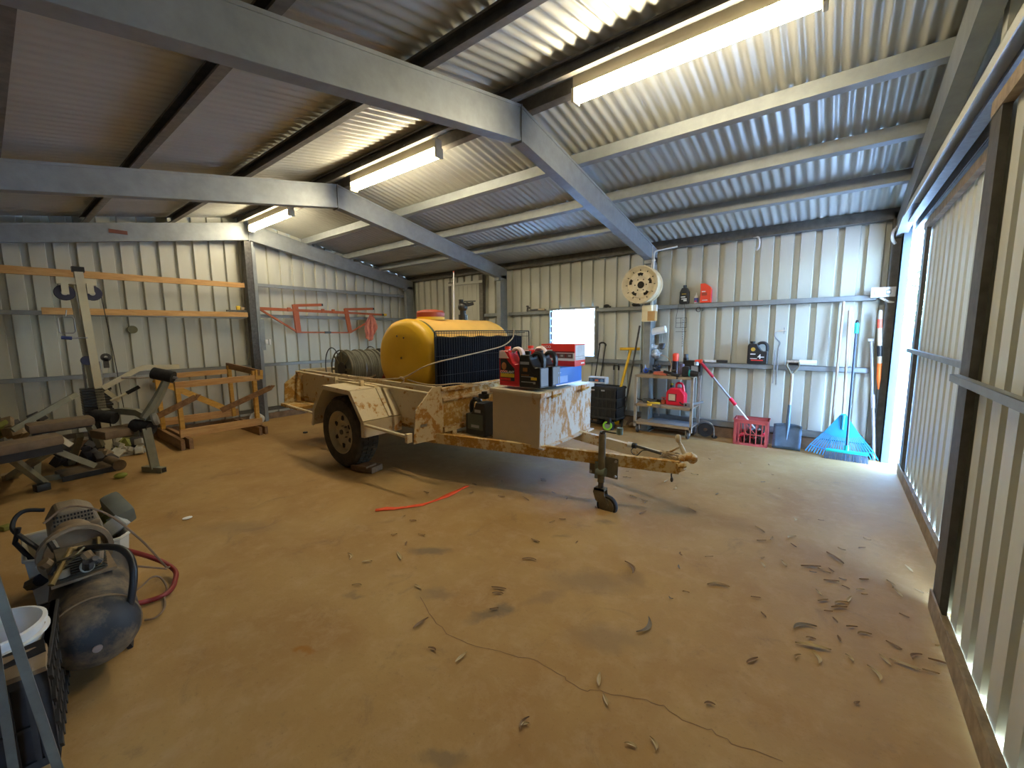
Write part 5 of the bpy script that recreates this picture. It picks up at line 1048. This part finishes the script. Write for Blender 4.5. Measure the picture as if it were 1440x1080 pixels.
G(MB().bar((-7.22, .72, 2.14), (-7.22, .80, .60), .05, .05, upv=(0, 1, 0)), 'rear_tube', 'gymcream')
G(MB().bx((-7.20, .60, 2.12), (-7.12, .93, 2.20)).bx((-7.12, .84, 2.02), (-7.09, .90, 2.14)).bx((-7.12, .63, 2.00), (-7.09, .69, 2.12)), 'pulley_bracket', 'gymcream')
for y, z in ((.655, 2.02), (.885, 2.03)):
    p = G(MB().lathe((-7.15, y, z), (1, 0, 0), [(0, .03), (0, .085), (.008, .09), (.014, .078), (.02, .09), (.028, .085), (.028, .03)], 22), 'pulley', mk('pulley_navy', (.03, .03, .07), rough=.5))
G(MB().tube([(-7.13, .955, 2.06), (-7.10, 1.0, 1.3), (-7.08, 1.03, .55)], .0045, 5), 'cable', 'black')
G(MB().tube([(-7.12, .57, 1.72), (-7.12, .57, 1.56), (-7.12, .585, 1.55), (-7.12, .68, 1.55), (-7.12, .70, 1.57), (-7.12, .70, 1.72), (-7.12, .685, 1.74), (-7.12, .585, 1.74)], .008, 6, closed=True).tube([(-7.12, .635, 1.74), (-7.12, .65, 1.82)], .006, 5), 'stirrup_handle', 'steel')
G(MB().tube([(-7.1, .66, 1.49), (-7.1, .79, 1.495)], .009, 6), 'lever', 'steel'); G(MB().tube([(-7.1, .575, 1.50), (-7.1, .66, 1.49)], .020, 8), 'lever_grip', mk('blue_grip', (.04, .06, .22)))
G(MB().lathe((-7.14, .76, 1.22), (1, 0, 0), [(0, 0), (0, .055), (.03, .055), (.03, 0)], 14), 'lower_pulley', 'pulley_navy'); G(MB().lathe((-7.14, .93, 1.25), (1, 0, 0), [(0, .02), (0, .05), (.03, .05), (.03, .02)], 14).bx((-7.13, .90, 1.12), (-7.11, .95, 1.25)), 'lower_pulley', 'dsteel')
for k in range(10):
    z = .55+k*.033; G(MB().bx((-7.30, .68, z), (-7.10, .93+.012*(k % 2), z+.029), bev=.004), 'weight_plate', 'black')
G(MB().bx((-7.27, .70, .0), (-7.13, .90, .55)), 'stack_base', 'black'); G(MB().cyl((-7.2, .73, .55), (-7.2, .73, 1.2), .012, n=8).cyl((-7.2, .88, .55), (-7.2, .88, 1.2), .012, n=8), 'guide_rod', 'steel')
# butterfly arm
G(MB().tube([(-6.9, .84, .89), (-6.9, 1.17, 1.09), (-6.9, 1.24, 1.115), (-6.9, 1.59, 1.10)], .040, 4, smooth=False), 'press_arm', 'gymcream')
G(MB().bar((-6.9, .86, .86), (-6.9, .97, .72), .045, .045), 'arm_link', 'gymcream'); G(MB().tube([(-6.62, .97, 1.02), (-6.6, 1.34, 1.005)], .014, 8), 'cross_rod', 'steel')
G(MB().tube([(-6.82, .88, .74), (-6.8, 1.04, .82)], .014, 8), 'handle_rod', 'gymcream'); G(MB().tube([(-6.8, 1.03, .815), (-6.78, 1.15, .885)], .022, 8), 'hand_grip', 'foam')
# seat beam, leg developer
G(MB().tube([(-7.05, .84, .60), (-6.5, .80, .64), (-6.3, .90, .67), (-6.1, 1.0, .66), (-5.98, 1.06, .60)], .048, 4, smooth=False), 'seat_beam', 'gymgrey')
G(MB().tube([(-6.0, 1.03, .60), (-5.99, 1.12, .74), (-5.97, 1.19, .88), (-5.95, 1.25, 1.02)], [.05, .052, .046, .04], 8), 'leg_developer_arm', 'gymgrey')
G(MB().cyl((-6.02, 1.15, 1.095), (-5.90, 1.30, 1.04), .066, n=20), 'foam_roller', 'foam'); G(MB().cyl((-5.99, 1.17, 1.07), (-5.88, 1.33, 1.03), .015, n=8), 'roller_axle', 'steel')
G(MB().lathe((-5.93, 1.08, .58), (.3, .9, .2), [(0, 0), (0, .06), (.02, .07), (.05, .06), (.05, 0)], 20), 'pivot_disc', mk('worn_alloy', (.30, .30, .27), rough=.4, metal=.4))
G(MB().cyl((-6.10, .95, .52), (-5.93, 1.07, .49), .072, n=20), 'foam_roller', 'foam'); G(MB().cyl((-6.42, .68, .645), (-6.28, .83, .60), .066, n=20), 'foam_roller', 'foam')
G(MB().bar((-5.93, 1.02, .50), (-5.90, 1.05, .04), .075, .075, upv=(0, 1, 0)), 'front_leg', 'gymgrey'); G(MB().bar((-6.02, .98, .03), (-5.78, 1.10, .03), .06, .06), 'foot_bar', 'gymgrey'); G(MB().box((-5.775, 1.102, .03), (.004, .045, .045), (0, 0, R(27))), 'foot_opening', 'hole')
G(MB().bar((-6.9, .76, .34), (-5.97, .99, .46), .06, .10), 'lower_beam', 'gymgrey')
G(MB().box((-6.15, .82, .47), (.26, .36, .09), (0, .04, R(20)), bev=.02), 'seat_pad', 'padtop')
G(MB().box((-6.27, .42, .61), (.24, .47, .085), (.02, .03, R(4)), bev=.025), 'bench_pad', 'padtop')
G(MB().box((-6.27, .42, .565), (.20, .42, .02), (.02, .03, R(4))), 'pad_board', 'black')
G(MB().tube([(-6.6, .10, .56), (-6.75, .54, .82), (-6.80, .60, .85)], .038, 4, smooth=False), 'rear_stay', 'gymgrey')
for p, q in (((-6.25, .62, .57), (-6.35, .70, .30)), ((-6.3, .25, .55), (-6.42, .20, .05)), ((-6.45, .20, .03), (-6.35, .75, .03)), ((-6.9, .50, .05), (-6.35, .55, .45))): G(MB().bar(p, q, .055, .05), 'frame_tube', 'gymgrey')
# second bench and loose pad
bn = thing('weight_bench', 'low folding weight bench with a thick brown pad at the far left edge', 'bench', (-5.9, .15, 0))
MB().box((.25, -.06, .55), (.26, .56, .09), (.05, .0, R(6)), bev=.03).obj('pad', 'padtop', bn); MB().box((.25, -.06, .475), (.24, .52, .07), (.05, 0, R(6))).obj('pad_side', 'black', bn)
MB().bar((.27, .14, .47), (-.95, -.12, .02), .055, .06).obj('leg', 'gymgrey', bn); MB().bar((.20, .18, .44), (.12, .42, .22), .05, .05).obj('strut', 'gymgrey', bn); MB().bar((.28, .20, .58), (.27, .27, .49), .045, .045).obj('hinge', 'gymcream', bn)
MB().bar((.2, -.1, .45), (-.3, .10, .03), .05, .05).obj('leg', 'gymgrey', bn)
MB().box((-.98, -.11, .03), (.12, .12, .06), bev=.01).obj('foot', mk('tan_foot', (.42, .32, .2), rough=.8), bn)
pd = thing('foot_pad', 'flat brown pad with a rolled edge on the floor before the gym', 'pad', (-6.45, .60, 0)); MB().box((0, -.02, .045), (.34, .44, .05), (0, 0, R(8)), bev=.02).obj('pad', 'padtop', pd); MB().cyl((-.16, .18, .06), (.16, .22, .06), .06, n=16).obj('rolled_edge', 'padtop', pd); MB().box((0.17, -.02, .03), (.02, .42, .055), (0, 0, R(8))).obj('base', 'black', pd)
mk('fruitgreen', (.24, .26, .03), rough=.6)
M['scrap_w'] = mat('grimy_white_scrap', (.48, .46, .38), .7, 0, .15, 10); M['scrap_g'] = mat('olive_scrap', (.22, .22, .04), .7); M['scrap_d'] = mat('dark_scrap', (.05, .045, .05), .7)
lumps(34, (-7.25, 1.02, .02), (.30, .14, .14), (.04, .15), ['scrap_w', 'scrap_w', 'scrap_g', 'scrap_d'], 'scrap_heap', 'pile of grimy white and olive scraps on the floor behind the gym leg', 'scraps')
lumps(18, (-7.5, .15, .35), (.15, .2, .2), (.05, .14), ['scrap_d', 'brownsteel', 'scrap_g'], 'cluttered_parts', 'dark clutter piled behind the weight bench at the far left', 'clutter')
lumps(12, (-6.95, .60, .02), (.2, .2, .2), (.06, .16), ['scrap_d', 'scrap_d', 'brownsteel'], 'dark_clutter', 'dark oddments on the floor under the gym bench', 'clutter')
one(MB().bx((-7.28, .83, 0), (-7.0, 1.20, .02)).bx((-7.28, .83, .02), (-7.26, 1.2, .05)), 'white_tray', 'scrap_w', 'grimy white tray under the scraps behind the gym leg', 'tray')
q = thing('corner_block', 'small black block on the floor in front of the gym foot pad', 'block', (-6.08, .22, 0)); MB().box((0, 0, .035), (.09, .10, .07), (0, 0, .3), bev=.008).obj('block', 'black', q)
one(MB().sphere((-5.93, .77, .03), .038, 12, k=(1, 1.5, .8)), 'lemon_husk', 'fruitgreen', 'small green fruit on the floor near the gym foot', 'fruit')
one(MB().box((-5.05, -.03, .02), (.08, .06, .035), (0, 0, .4), bev=.008), 'dark_chip', 'scrap_g', 'small dark olive chip on the floor at the far left', 'chip')
one(MB().box((-6.35, 2.93, .012), (.05, .045, .022), (0, 0, .5)), 'small_black_cube', 'black', 'tiny dark cube on the floor right of the timber frame', 'chip')
one(MB().sphere((-4.13, .90, .008), .030, 10, k=(1, 1.2, .25)), 'white_pebble', 'paper', 'white speck on the open floor left of centre', 'pebble')

# ------------------------------------------------------------------ air compressor
M['comp'] = mat('blue_black_tank', (.030, .033, .038), .6, 0, .2, 5, 0, ((.27, .19, .10), .46)); M['compd'] = mat('dusty_tan_metal', (.26, .18, .10), .75, 0, .2, 6, .08)
ac = thing('air_compressor', 'dusty air compressor with a blue-black tank and black carry handle, foreground left', 'compressor', (-2.75, .20, 0))
ax = Vector((.97, -.09, 0)).normalized()
MB().lathe((.26, -.02, .215), ax, [(-.72, 0), (-.715, .07), (-.68, .12), (-.62, .15), (-.10, .152), (0, .151), (.04, .145), (.085, .12), (.12, .07), (.13, 0)], 36).obj('air_tank', 'comp', ac)
MB().lathe((.26, -.02, .215), ax, [(-.004, .152), (-.002, .156), (.006, .156), (.008, .151)], 36).obj('weld_seam', 'compd', ac)
MB().cyl((.37, -.03, .20), (.395, -.032, .20), .016, n=12).obj('drain_boss', 'steel', ac)
for s_ in (-1, 1): MB().bar((.12, -.03+s_*.08, .12), (.13, -.03+s_*.13, .0), .06, .02).obj('foot', 'black', ac)
MB().bx((-.42, -.12, .362), (.02, .10, .375)).obj('platform', 'compd', ac)
mb = MB()
for k in range(9): mb.bx((-.16, -.09, .38+k*.012), (.0, .07, .385+k*.012))
mb.bx((-.14, -.07, .37), (-.02, .05, .48)).obj('pump_head', mat('grimy_cast_fins', (.10, .08, .05), .7, .2, .3, 20), ac)
MB().lathe((-.30, -.01, .40), (1, .0, .1), [(0, 0), (0, .135), (.02, .14), (.07, .138), (.07, .118), (.03, .11), (.03, 0)], 30).obj('flywheel_guard', 'compd', ac)
MB().lathe((-.50, .0, .42), (1, 0, 0), [(-.02, 0), (0, .085), (.18, .09), (.2, .05)], 20).obj('motor', 'compd', ac)
for k in range(16):
    x, y, z = random.uniform(-.20, .06), random.uniform(-.13, .08), random.uniform(.36, .48)
    MB().cyl((x, y, z), (x+random.uniform(-.05, .05), y+random.uniform(-.05, .05), z+random.uniform(.02, .06)), random.uniform(.010, .026), n=8).obj('fitting', random.choice(['dsteel', 'brass', 'compd']) if 'brass' in M else random.choice(['dsteel', 'compd']), ac)
MB().tube([(.06, -.12, .40), (-.05, -.04, .50), (-.15, .03, .45)], .012, 8).tube([(.04, .04, .42), (-.10, .06, .50), (-.22, .05, .46)], .008, 6).tube([(.0, -.12, .40), (-.02, .0, .50), (-.10, .08, .42)], .006, 6).obj('copper_pipe', mat('dull_brass', (.35, .25, .10), .4, .6, .15, 12), ac)
MB().cyl((.0, -.08, .40), (.0, -.08, .43), .026, n=14).cyl((.01, .0, .42), (.03, .0, .42), .026, n=16).obj('gauge', 'scrap_w', ac)
MB().tube([(-.10, -.03, .47), (.0, .03, .495), (.12, .095, .505), (.20, .12, .49), (.26, .125, .45), (.29, .115, .38), (.30, .09, .27)], .015, 12).obj('carry_handle', 'black', ac)
MB().tube([(-.22, -.14, .33), (-.30, -.17, .29)], .03, 8).obj('wheel_stub', 'black', ac)
hs = MB().tube([(-3.15, .36, .30), (-3.20, .44, .22), (-3.26, .51, .14), (-3.24, .57, .08), (-3.16, .60, .04), (-3.07, .575, .022), (-2.99, .54, .02), (-2.95, .49, .02), (-2.96, .42, .02), (-2.93, .36, .05)], .014, 10)
tag(rebase(hs.obj('air_hose', mat('dark_red_hose', (.22, .018, .012), .5, 0, .1, 10))), 'thick dark red air hose looping out beside the compressor', 'hose')
for nm, lab, pts in (('thin_cable', 'thin brown cord arching over the compressor towards the red hose', [(-3.15, .10, .55), (-3.18, .20, .60), (-3.15, .33, .52), (-3.12, .45, .33), (-3.12, .52, .18), (-3.15, .56, .09), (-3.25, .60, .05)]), ('thin_cable', 'thin brown cord looping on the floor under the red hose', [(-2.92, .35, .10), (-3.02, .42, .09), (-3.10, .50, .08), (-3.05, .53, .02), (-2.95, .50, .012), (-2.82, .47, .012), (-2.76, .42, .012), (-2.78, .38, .012)]), ('thin_cable', 'thin tan cord running straight out to the bend of the red hose', [(-2.93, .20, .45), (-3.0, .36, .26), (-3.08, .50, .14), (-3.13, .555, .09)])):
    tag(rebase(MB().tube(pts, .0055, 6).obj(nm, mk('brown_cord', (.22, .14, .08), rough=.7))), lab, 'cord')
# white tub with grille-topped heater behind
M['tubw'] = mat('dirty_white_tub', (.62, .58, .46), .5, 0, .1, 4, 0, ((.35, .27, .13), .60))
tw = thing('plastic_tub', 'dirty white plastic tub behind the compressor, filled with old tools', 'tub', (-3.50, .22, 0))
mb = MB(); o1 = [(-.22, -.19), (.22, -.20), (.28, -.12), (.28, .16), (.22, .21), (-.22, .19)]
def rim(s, z): return [(x*s, y*s, z) for x, y in o1]
V = rim(.88, .0)+rim(1.0, .33)+rim(.95, .33)+rim(.84, .02); n = 6; F_ = []
for a in range(3): F_ += [(a*n+i, a*n+(i+1) % n, (a+1)*n+(i+1) % n, (a+1)*n+i) for i in range(n)]
mb.add(V, F_+[list(range(n))[::-1], list(range(3*n, 4*n))]).obj('tub_body', 'tubw', tw); MB().tube([Vector(p) for p in rim(1.0, .33)], .010, 6, closed=True).obj('rolled_rim', 'tubw', tw)
ht = thing('fan_heater', 'dusty tan appliance with a perforated top vent sitting in the white tub', 'heater', (-3.45, .22, .10))
o = MB().prism([(-.10, 0), (.10, 0), (.115, .30), (.09, .40), (.03, .44), (-.06, .44), (-.10, .36)], 'yz', -.10, .11).obj('housing', mat('dusty_tan_housing', (.22, .165, .10), .7, 0, .12, 6, .05), ht); b = o.modifiers.new('b', 'BEVEL'); b.width = .02; b.segments = 3
mb = MB()
for i in range(12):
    for j in range(3): mb.box((.105-.0*j, -.075+i*.0135, .405-j*.022), (.015, .0075, .012))
mb.obj('vent_holes', 'hole', ht)
for y, z in ((.06, .26), (.08, .33)): MB().sphere((.108, y, z), .022, 10, k=(.25, 1.2, .8)).obj('worn_patch', 'compd', ht)
cords = MB().tube([(-3.35, .02, .50), (-3.36, .0, .42), (-3.34, .05, .30)], .011, 8).tube([(-3.40, .12, .55), (-3.42, .04, .56), (-3.38, .0, .50), (-3.34, .03, .44), (-3.30, .08, .36), (-3.25, .1, .30)], .011, 8)
tag(rebase(cords.obj('black_cable', 'black')), 'black cable arching at the left of the appliance in the tub', 'cord')
lumps(16, (-3.48, .30, .26), (.20, .10, .12), (.04, .13), ['scrap_d', 'scrap_w', 'scrap_g', 'mauve', 'compd'], 'tub_contents', 'assorted dark and pale odds and ends filling the white tub', 'bits')
one(MB().box((-3.47, .42, .43), (.20, .10, .13), (.3, .5, .3), bev=.03), 'grey_scoop', mat('grey_green_plastic', (.15, .15, .11), .6), 'grey pointed plastic cover sticking out of the white tub', 'cover')

# ------------------------------------------------------------------ black crate with bucket, steel trestle
bc = crate('black_crate', 'black ribbed plastic crate on the floor at the bottom left corner', (-2.36, -.11, 0), .50, .33, .37, 'black_dusty', R(-7), nx=7, thick=.016)
mb = MB()
for k in range(8):
    for s_ in (1,): 
        x = -.22+k*.062; 
        for z in (.05, .14, .23, .32): mb.prism([(x, z-.035), (x+.03, z), (x, z+.03), (x-.012, z)], 'xz', .165, .175)
mb.obj('side_fins', 'black_dusty', bc)
for k in range(5): MB().bx((.248, -.13+k*.06, .04), (.256, -.115+k*.06, .32)).obj('end_rib', 'black_dusty', bc)
MB().bx((-.235, -.15, .03), (.235, .15, .05)).bx((.225, -.155, .02), (.24, .155, .33)).obj('inner_wall', 'black', bc)
wb = thing('white_bucket', 'clean white plastic bucket standing inside the black crate', 'bucket', (-2.38, -.10, .055))
MB().lathe((0, 0, 0), (0, 0, 1), [(0, 0), (0, .115), (.36, .142), (.362, .152), (.375, .152), (.378, .140), (.02, .108), (.02, 0)], 40).obj('bucket_body', 'white', wb)
MB().lathe((0, 0, 0), (0, 0, 1), [(.33, .143), (.332, .156), (.338, .156), (.34, .143)], 40).obj('rim_ring', 'white', wb)
one(MB().box((-2.13, -.08, .385), (.09, .22, .03), (0, .5, R(-8)), bev=.004).box((-2.15, -.02, .40), (.06, .10, .03), (.1, .3, 0), mi=1), 'cardboard_flap', ['compd', 'black'], 'brown board wedged in the front of the black crate', 'board')
one(MB().sphere((-2.62, -.20, .44), .06, 10), 'lime_ball', 'fruitgreen', 'lime green lump behind the white bucket at the left edge', 'ball')
ts = thing('steel_trestle', 'galvanised steel trestle legs crossing the bottom left corner of the view', 'trestle', (-1.93, -.03, 0))
M['galsmooth'] = mat('smooth_grey_steel', (.14, .14, .115), .55, .2, .15, 12)
for p, q in (((.05, .052, .0), (-.02, -.035, .965)), ((-.11, -.05, 0), (.02, -.035, .96))): MB().bar(p, q, .035, .022).obj('leg', 'galsmooth', ts)
MB().bar((-.03, -.036, .965), (.03, -.036, .965), .04, .03).obj('hinge_plate', 'galsmooth', ts)
MB().bar((.0, -.25, .96), (.0, -.03, .96), .04, .03).obj('top_rail', 'galsmooth', ts); MB().bar((0, -.25, .96), (.05, -.28, 0), .035, .022).obj('leg', 'galsmooth', ts)

# ------------------------------------------------------------------ leaf litter
leafmats = [mat('dry_leaf_pale', (.55, .42, .22), .7), mat('dry_leaf_tan', (.36, .24, .11), .75), mat('dry_leaf_brown', (.27, .165, .085), .8), mat('dry_leaf_grey', (.26, .22, .17), .8)]
def leafmesh(L, w, curve, lift, mi, seed):
    rr = random.Random(seed); n = 9; vs = []
    for i in range(n+1):
        t = i/n; x = (t-.5)*L; yc = curve*L*(4*t*(1-t)-.5); wd = w*sin(pi*min(max(t, .02), .98))**.7/2; z = .004+lift*(4*(t-.5)**2)+.002
        vs += [(x, yc-wd, z+.25*w), (x, yc, z), (x, yc+wd, z+.25*w)]
    mb = MB(); mb.add(vs, [(3*i+j, 3*i+j+1, 3*i+3+j+1, 3*i+3+j) for i in range(n) for j in range(2)], 0, True)
    return mb
protos = {}
def leaf(x, y, L, ang, mi, curve=.06):
    key = (round(L, 2), mi, round(curve, 2))
    if key not in protos:
        o = leafmesh(L*.92, .010+.085*L, curve, .004, mi, len(protos)).obj('leaf', leafmats[mi], fix=False); protos[key] = o
    else:
        o = protos[key].copy(); C.objects.link(o)
    o.location = (x, y, 0); o.rotation_euler = (0, 0, ang)
    zone = 'thickest patch of litter' if (-.45 < x < .5 and 1.7 < y < 3.2) else ('open floor in the middle' if x < -.45 else 'floor along the sliding door')
    nm = ['pale straw-coloured', 'tan', 'dark brown', 'grey-brown'][mi]
    size = 'long' if L > .11 else ('medium' if L > .07 else 'small')
    tag(o, '%s %s dry gum leaf lying on the %s' % (size, nm, zone), 'leaf', '%s %s dry leaves, %s' % (size, nm, zone))
for a in [(0.015, 2.285, 0.158, 0.32, 0), (0.035, 2.21, 0.085, -1.21, 0), (0.155, 2.3, 0.05, -0.93, 0), (0.345, 2.4, 0.11, 0.0, 0), (0.28, 2.38, 0.072, -0.98, 0), (0.24, 2.255, 0.098, -1.15, 0), (0.475, 2.515, 0.091, 0.11, 2), (0.5, 2.65, 0.063, 0.32, 0), (0.32, 2.525, 0.067, -0.46, 2), (-0.03, 2.42, 0.141, 0.79, 3), (0.1, 3.32, 0.156, -0.88, 2), (0.465, 3.435, 0.095, -1.25, 0), (0.36, 3.155, 0.092, -1.35, 1), (0.385, 3.07, 0.085, -1.21, 0), (0.15, 2.96, 0.045, -0.46, 2), (0.21, 2.98, 0.057, 0.79, 0), (0.12, 2.76, 0.1, 0.93, 1), (0.16, 2.83, 0.082, 1.33, 0), (0.115, 2.715, 0.086, 0.62, 2), (0.025, 2.805, 0.058, -1.03, 0), (0.045, 2.735, 0.071, 0.79, 1), (0.07, 2.64, 0.045, 0.46, 2), (0.1, 2.575, 0.036, -0.98, 2), (0.21, 2.54, 0.072, 0.59, 1), (-0.155, 3.485, 0.086, 0.95, 0), (-0.35, 3.48, 0.113, -0.79, 1), (-0.28, 3.035, 0.036, 0.98, 1), (-0.265, 2.94, 0.067, -1.11, 0), (-0.16, 3.04, 0.089, -1.11, 0), (-0.025, 3.105, 0.13, 0.57, 2), (0.045, 3.095, 0.076, -0.4, 1), (0.08, 2.99, 0.089, 0.46, 2), (0.24, 3.585, 0.064, 0.9, 2), (-0.13, 3.35, 0.057, -0.79, 2), (0.01, 3.945, 0.041, 0.24, 2), (-0.155, 3.84, 0.081, -1.45, 0), (0.235, 3.125, 0.058, 0.54, 2), (0.23, 2.94, 0.045, 0.46, 1), (0.525, 3.16, 0.036, -0.59, 0), (0.48, 3.165, 0.05, -0.64, 1), (0.385, 2.835, 0.035, -0.32, 2), (0.39, 2.495, 0.081, 1.05, 2), (0.43, 2.415, 0.061, 0.17, 1), (-0.2, 2.015, 0.081, 1.05, 2), (0.005, 2.345, 0.035, 0.32, 2), (0.115, 2.425, 0.035, -1.25, 2), (0.165, 2.565, 0.058, 0.54, 2), (0.67, 3.925, 0.036, -0.98, 2), (-0.32, 3.295, 0.078, 0.69, 1), (-0.265, 3.375, 0.071, -1.71, 1), (-0.01, 3.035, 0.041, 0.24, 3), (0.08, 3.13, 0.035, -0.79, 2), (0.135, 3.05, 0.035, 0.0, 3), (-0.255, 2.54, 0.054, 0.38, 2), (-0.2, 2.4, 0.035, -0.79, 2), (-1.27, 1.22, 0.08, 1.57, 0), (-0.845, 1.135, 0.071, 1.71, 2), (-0.84, 1.135, 0.036, 0.98, 0), (-0.42, 1.36, 0.057, -0.79, 0), (-0.485, 1.305, 0.051, 0.2, 0), (-0.705, 1.495, 0.076, 1.98, 0), (-0.64, 1.42, 0.057, -0.79, 0), (-2.495, 1.39, 0.098, -0.42, 0), (-2.345, 1.425, 0.071, 0.79, 0), (-2.23, 1.595, 0.13, -0.39, 0), (-1.855, 1.45, 0.07, 0.0, 0), (-2.165, 1.24, 0.064, 0.67, 1), (-1.6, 1.255, 0.11, 1.57, 2), (-1.465, 1.73, 0.098, 0.42, 2), (-1.44, 1.69, 0.072, 0.59, 2), (-1.61, 2.32, 0.08, 0.0, 2), (-0.45, 2.54, 0.134, 0.46, 1), (-0.565, 2.84, 0.064, 0.67, 1), (-0.58, 2.355, 0.041, 0.24, 1), (-0.3, 1.66, 0.045, 0.46, 2), (-1.415, 1.175, 0.051, 0.2, 2), (-1.165, 3.24, 0.104, 1.28, 2), (-0.85, 3.535, 0.094, -0.56, 2), (-2.585, 1.995, 0.058, 0.54, 2), (-2.515, 1.76, 0.05, 0.93, 1), (-1.505, 2.095, 0.103, 0.51, 2), (-2.11, 2.89, 0.108, -0.38, 2), (-2.33, 2.81, 0.082, 0.24, 2), (-2.73, 2.875, 0.085, -0.36, 2), (-2.965, 2.455, 0.071, 0.14, 2), (-1.07, 4.48, 0.08, 0.0, 0), (-1.35, 3.515, 0.085, -0.36, 0), (-1.245, 4.095, 0.11, 1.48, 0), (-1.115, 3.965, 0.11, -1.48, 0), (-1.24, 3.49, 0.06, 0.0, 1), (-1.635, 2.735, 0.058, 0.54, 2), (-0.93, 2.405, 0.149, -0.83, 2), (-0.665, 1.94, 0.16, -1.63, 3), (-2.709, 1.989, 0.054, 1.75, 1), (-1.527, 3.104, 0.035, 2.2, 1), (-2.614, 2.7, 0.046, 1.29, 2), (-0.491, 5.299, 0.039, 1.95, 2), (-0.633, 2.247, 0.03, 2.92, 3), (-1.932, 5.002, 0.048, 1.41, 1), (-0.371, 1.04, 0.051, 1.12, 1), (-0.754, 5.185, 0.036, 1.89, 1), (-1.986, 4.312, 0.052, 0.66, 2), (-0.764, 4.041, 0.055, 1.29, 3), (-0.42, 4.941, 0.033, 2.55, 2), (-1.369, 1.573, 0.051, 0.88, 2), (-0.038, 2.167, 0.047, 1.2, 1), (-2.331, 1.729, 0.052, 2.26, 2), (-1.072, 5.137, 0.036, 2.55, 2), (0.279, 3.769, 0.048, 2.91, 1), (-0.324, 4.534, 0.032, 1.11, 1), (-2.342, 1.884, 0.056, 0.38, 1), (-1.991, 3.167, 0.055, 2.9, 3), (-2.273, 3.407, 0.051, 0.16, 3), (-0.688, 2.594, 0.048, 2.01, 3), (-1.222, 3.452, 0.036, 1.49, 3), (-2.574, 3.111, 0.046, 2.32, 2), (-2.933, 3.328, 0.036, 2.22, 2), (-1.678, 2.65, 0.057, 1.18, 1), (-1.817, 3.112, 0.033, 1.64, 2), (0.133, 3.489, 0.052, 2.84, 1), (-0.47, 4.641, 0.055, 0.76, 3), (-1.361, 2.476, 0.038, 1.71, 2), (-0.897, 3.579, 0.033, 1.33, 1), (-1.674, 4.151, 0.033, 0.51, 2), (-1.624, 3.961, 0.04, 0.59, 2), (0.168, 2.022, 0.034, 0.84, 2), (-2.235, 3.367, 0.058, 0.38, 2), (-1.588, 3.974, 0.057, 3.0, 1), (-1.173, 4.954, 0.032, 1.76, 1), (-2.409, 4.432, 0.058, 1.61, 2), (-2.782, 2.812, 0.055, 0.71, 1), (-0.725, 2.764, 0.038, 2.11, 2), (-1.736, 4.42, 0.045, 2.35, 1)]:
    leaf(a[0], a[1], a[2], a[3], a[4], .05 if (int(a[0]*100)%3) else .22)
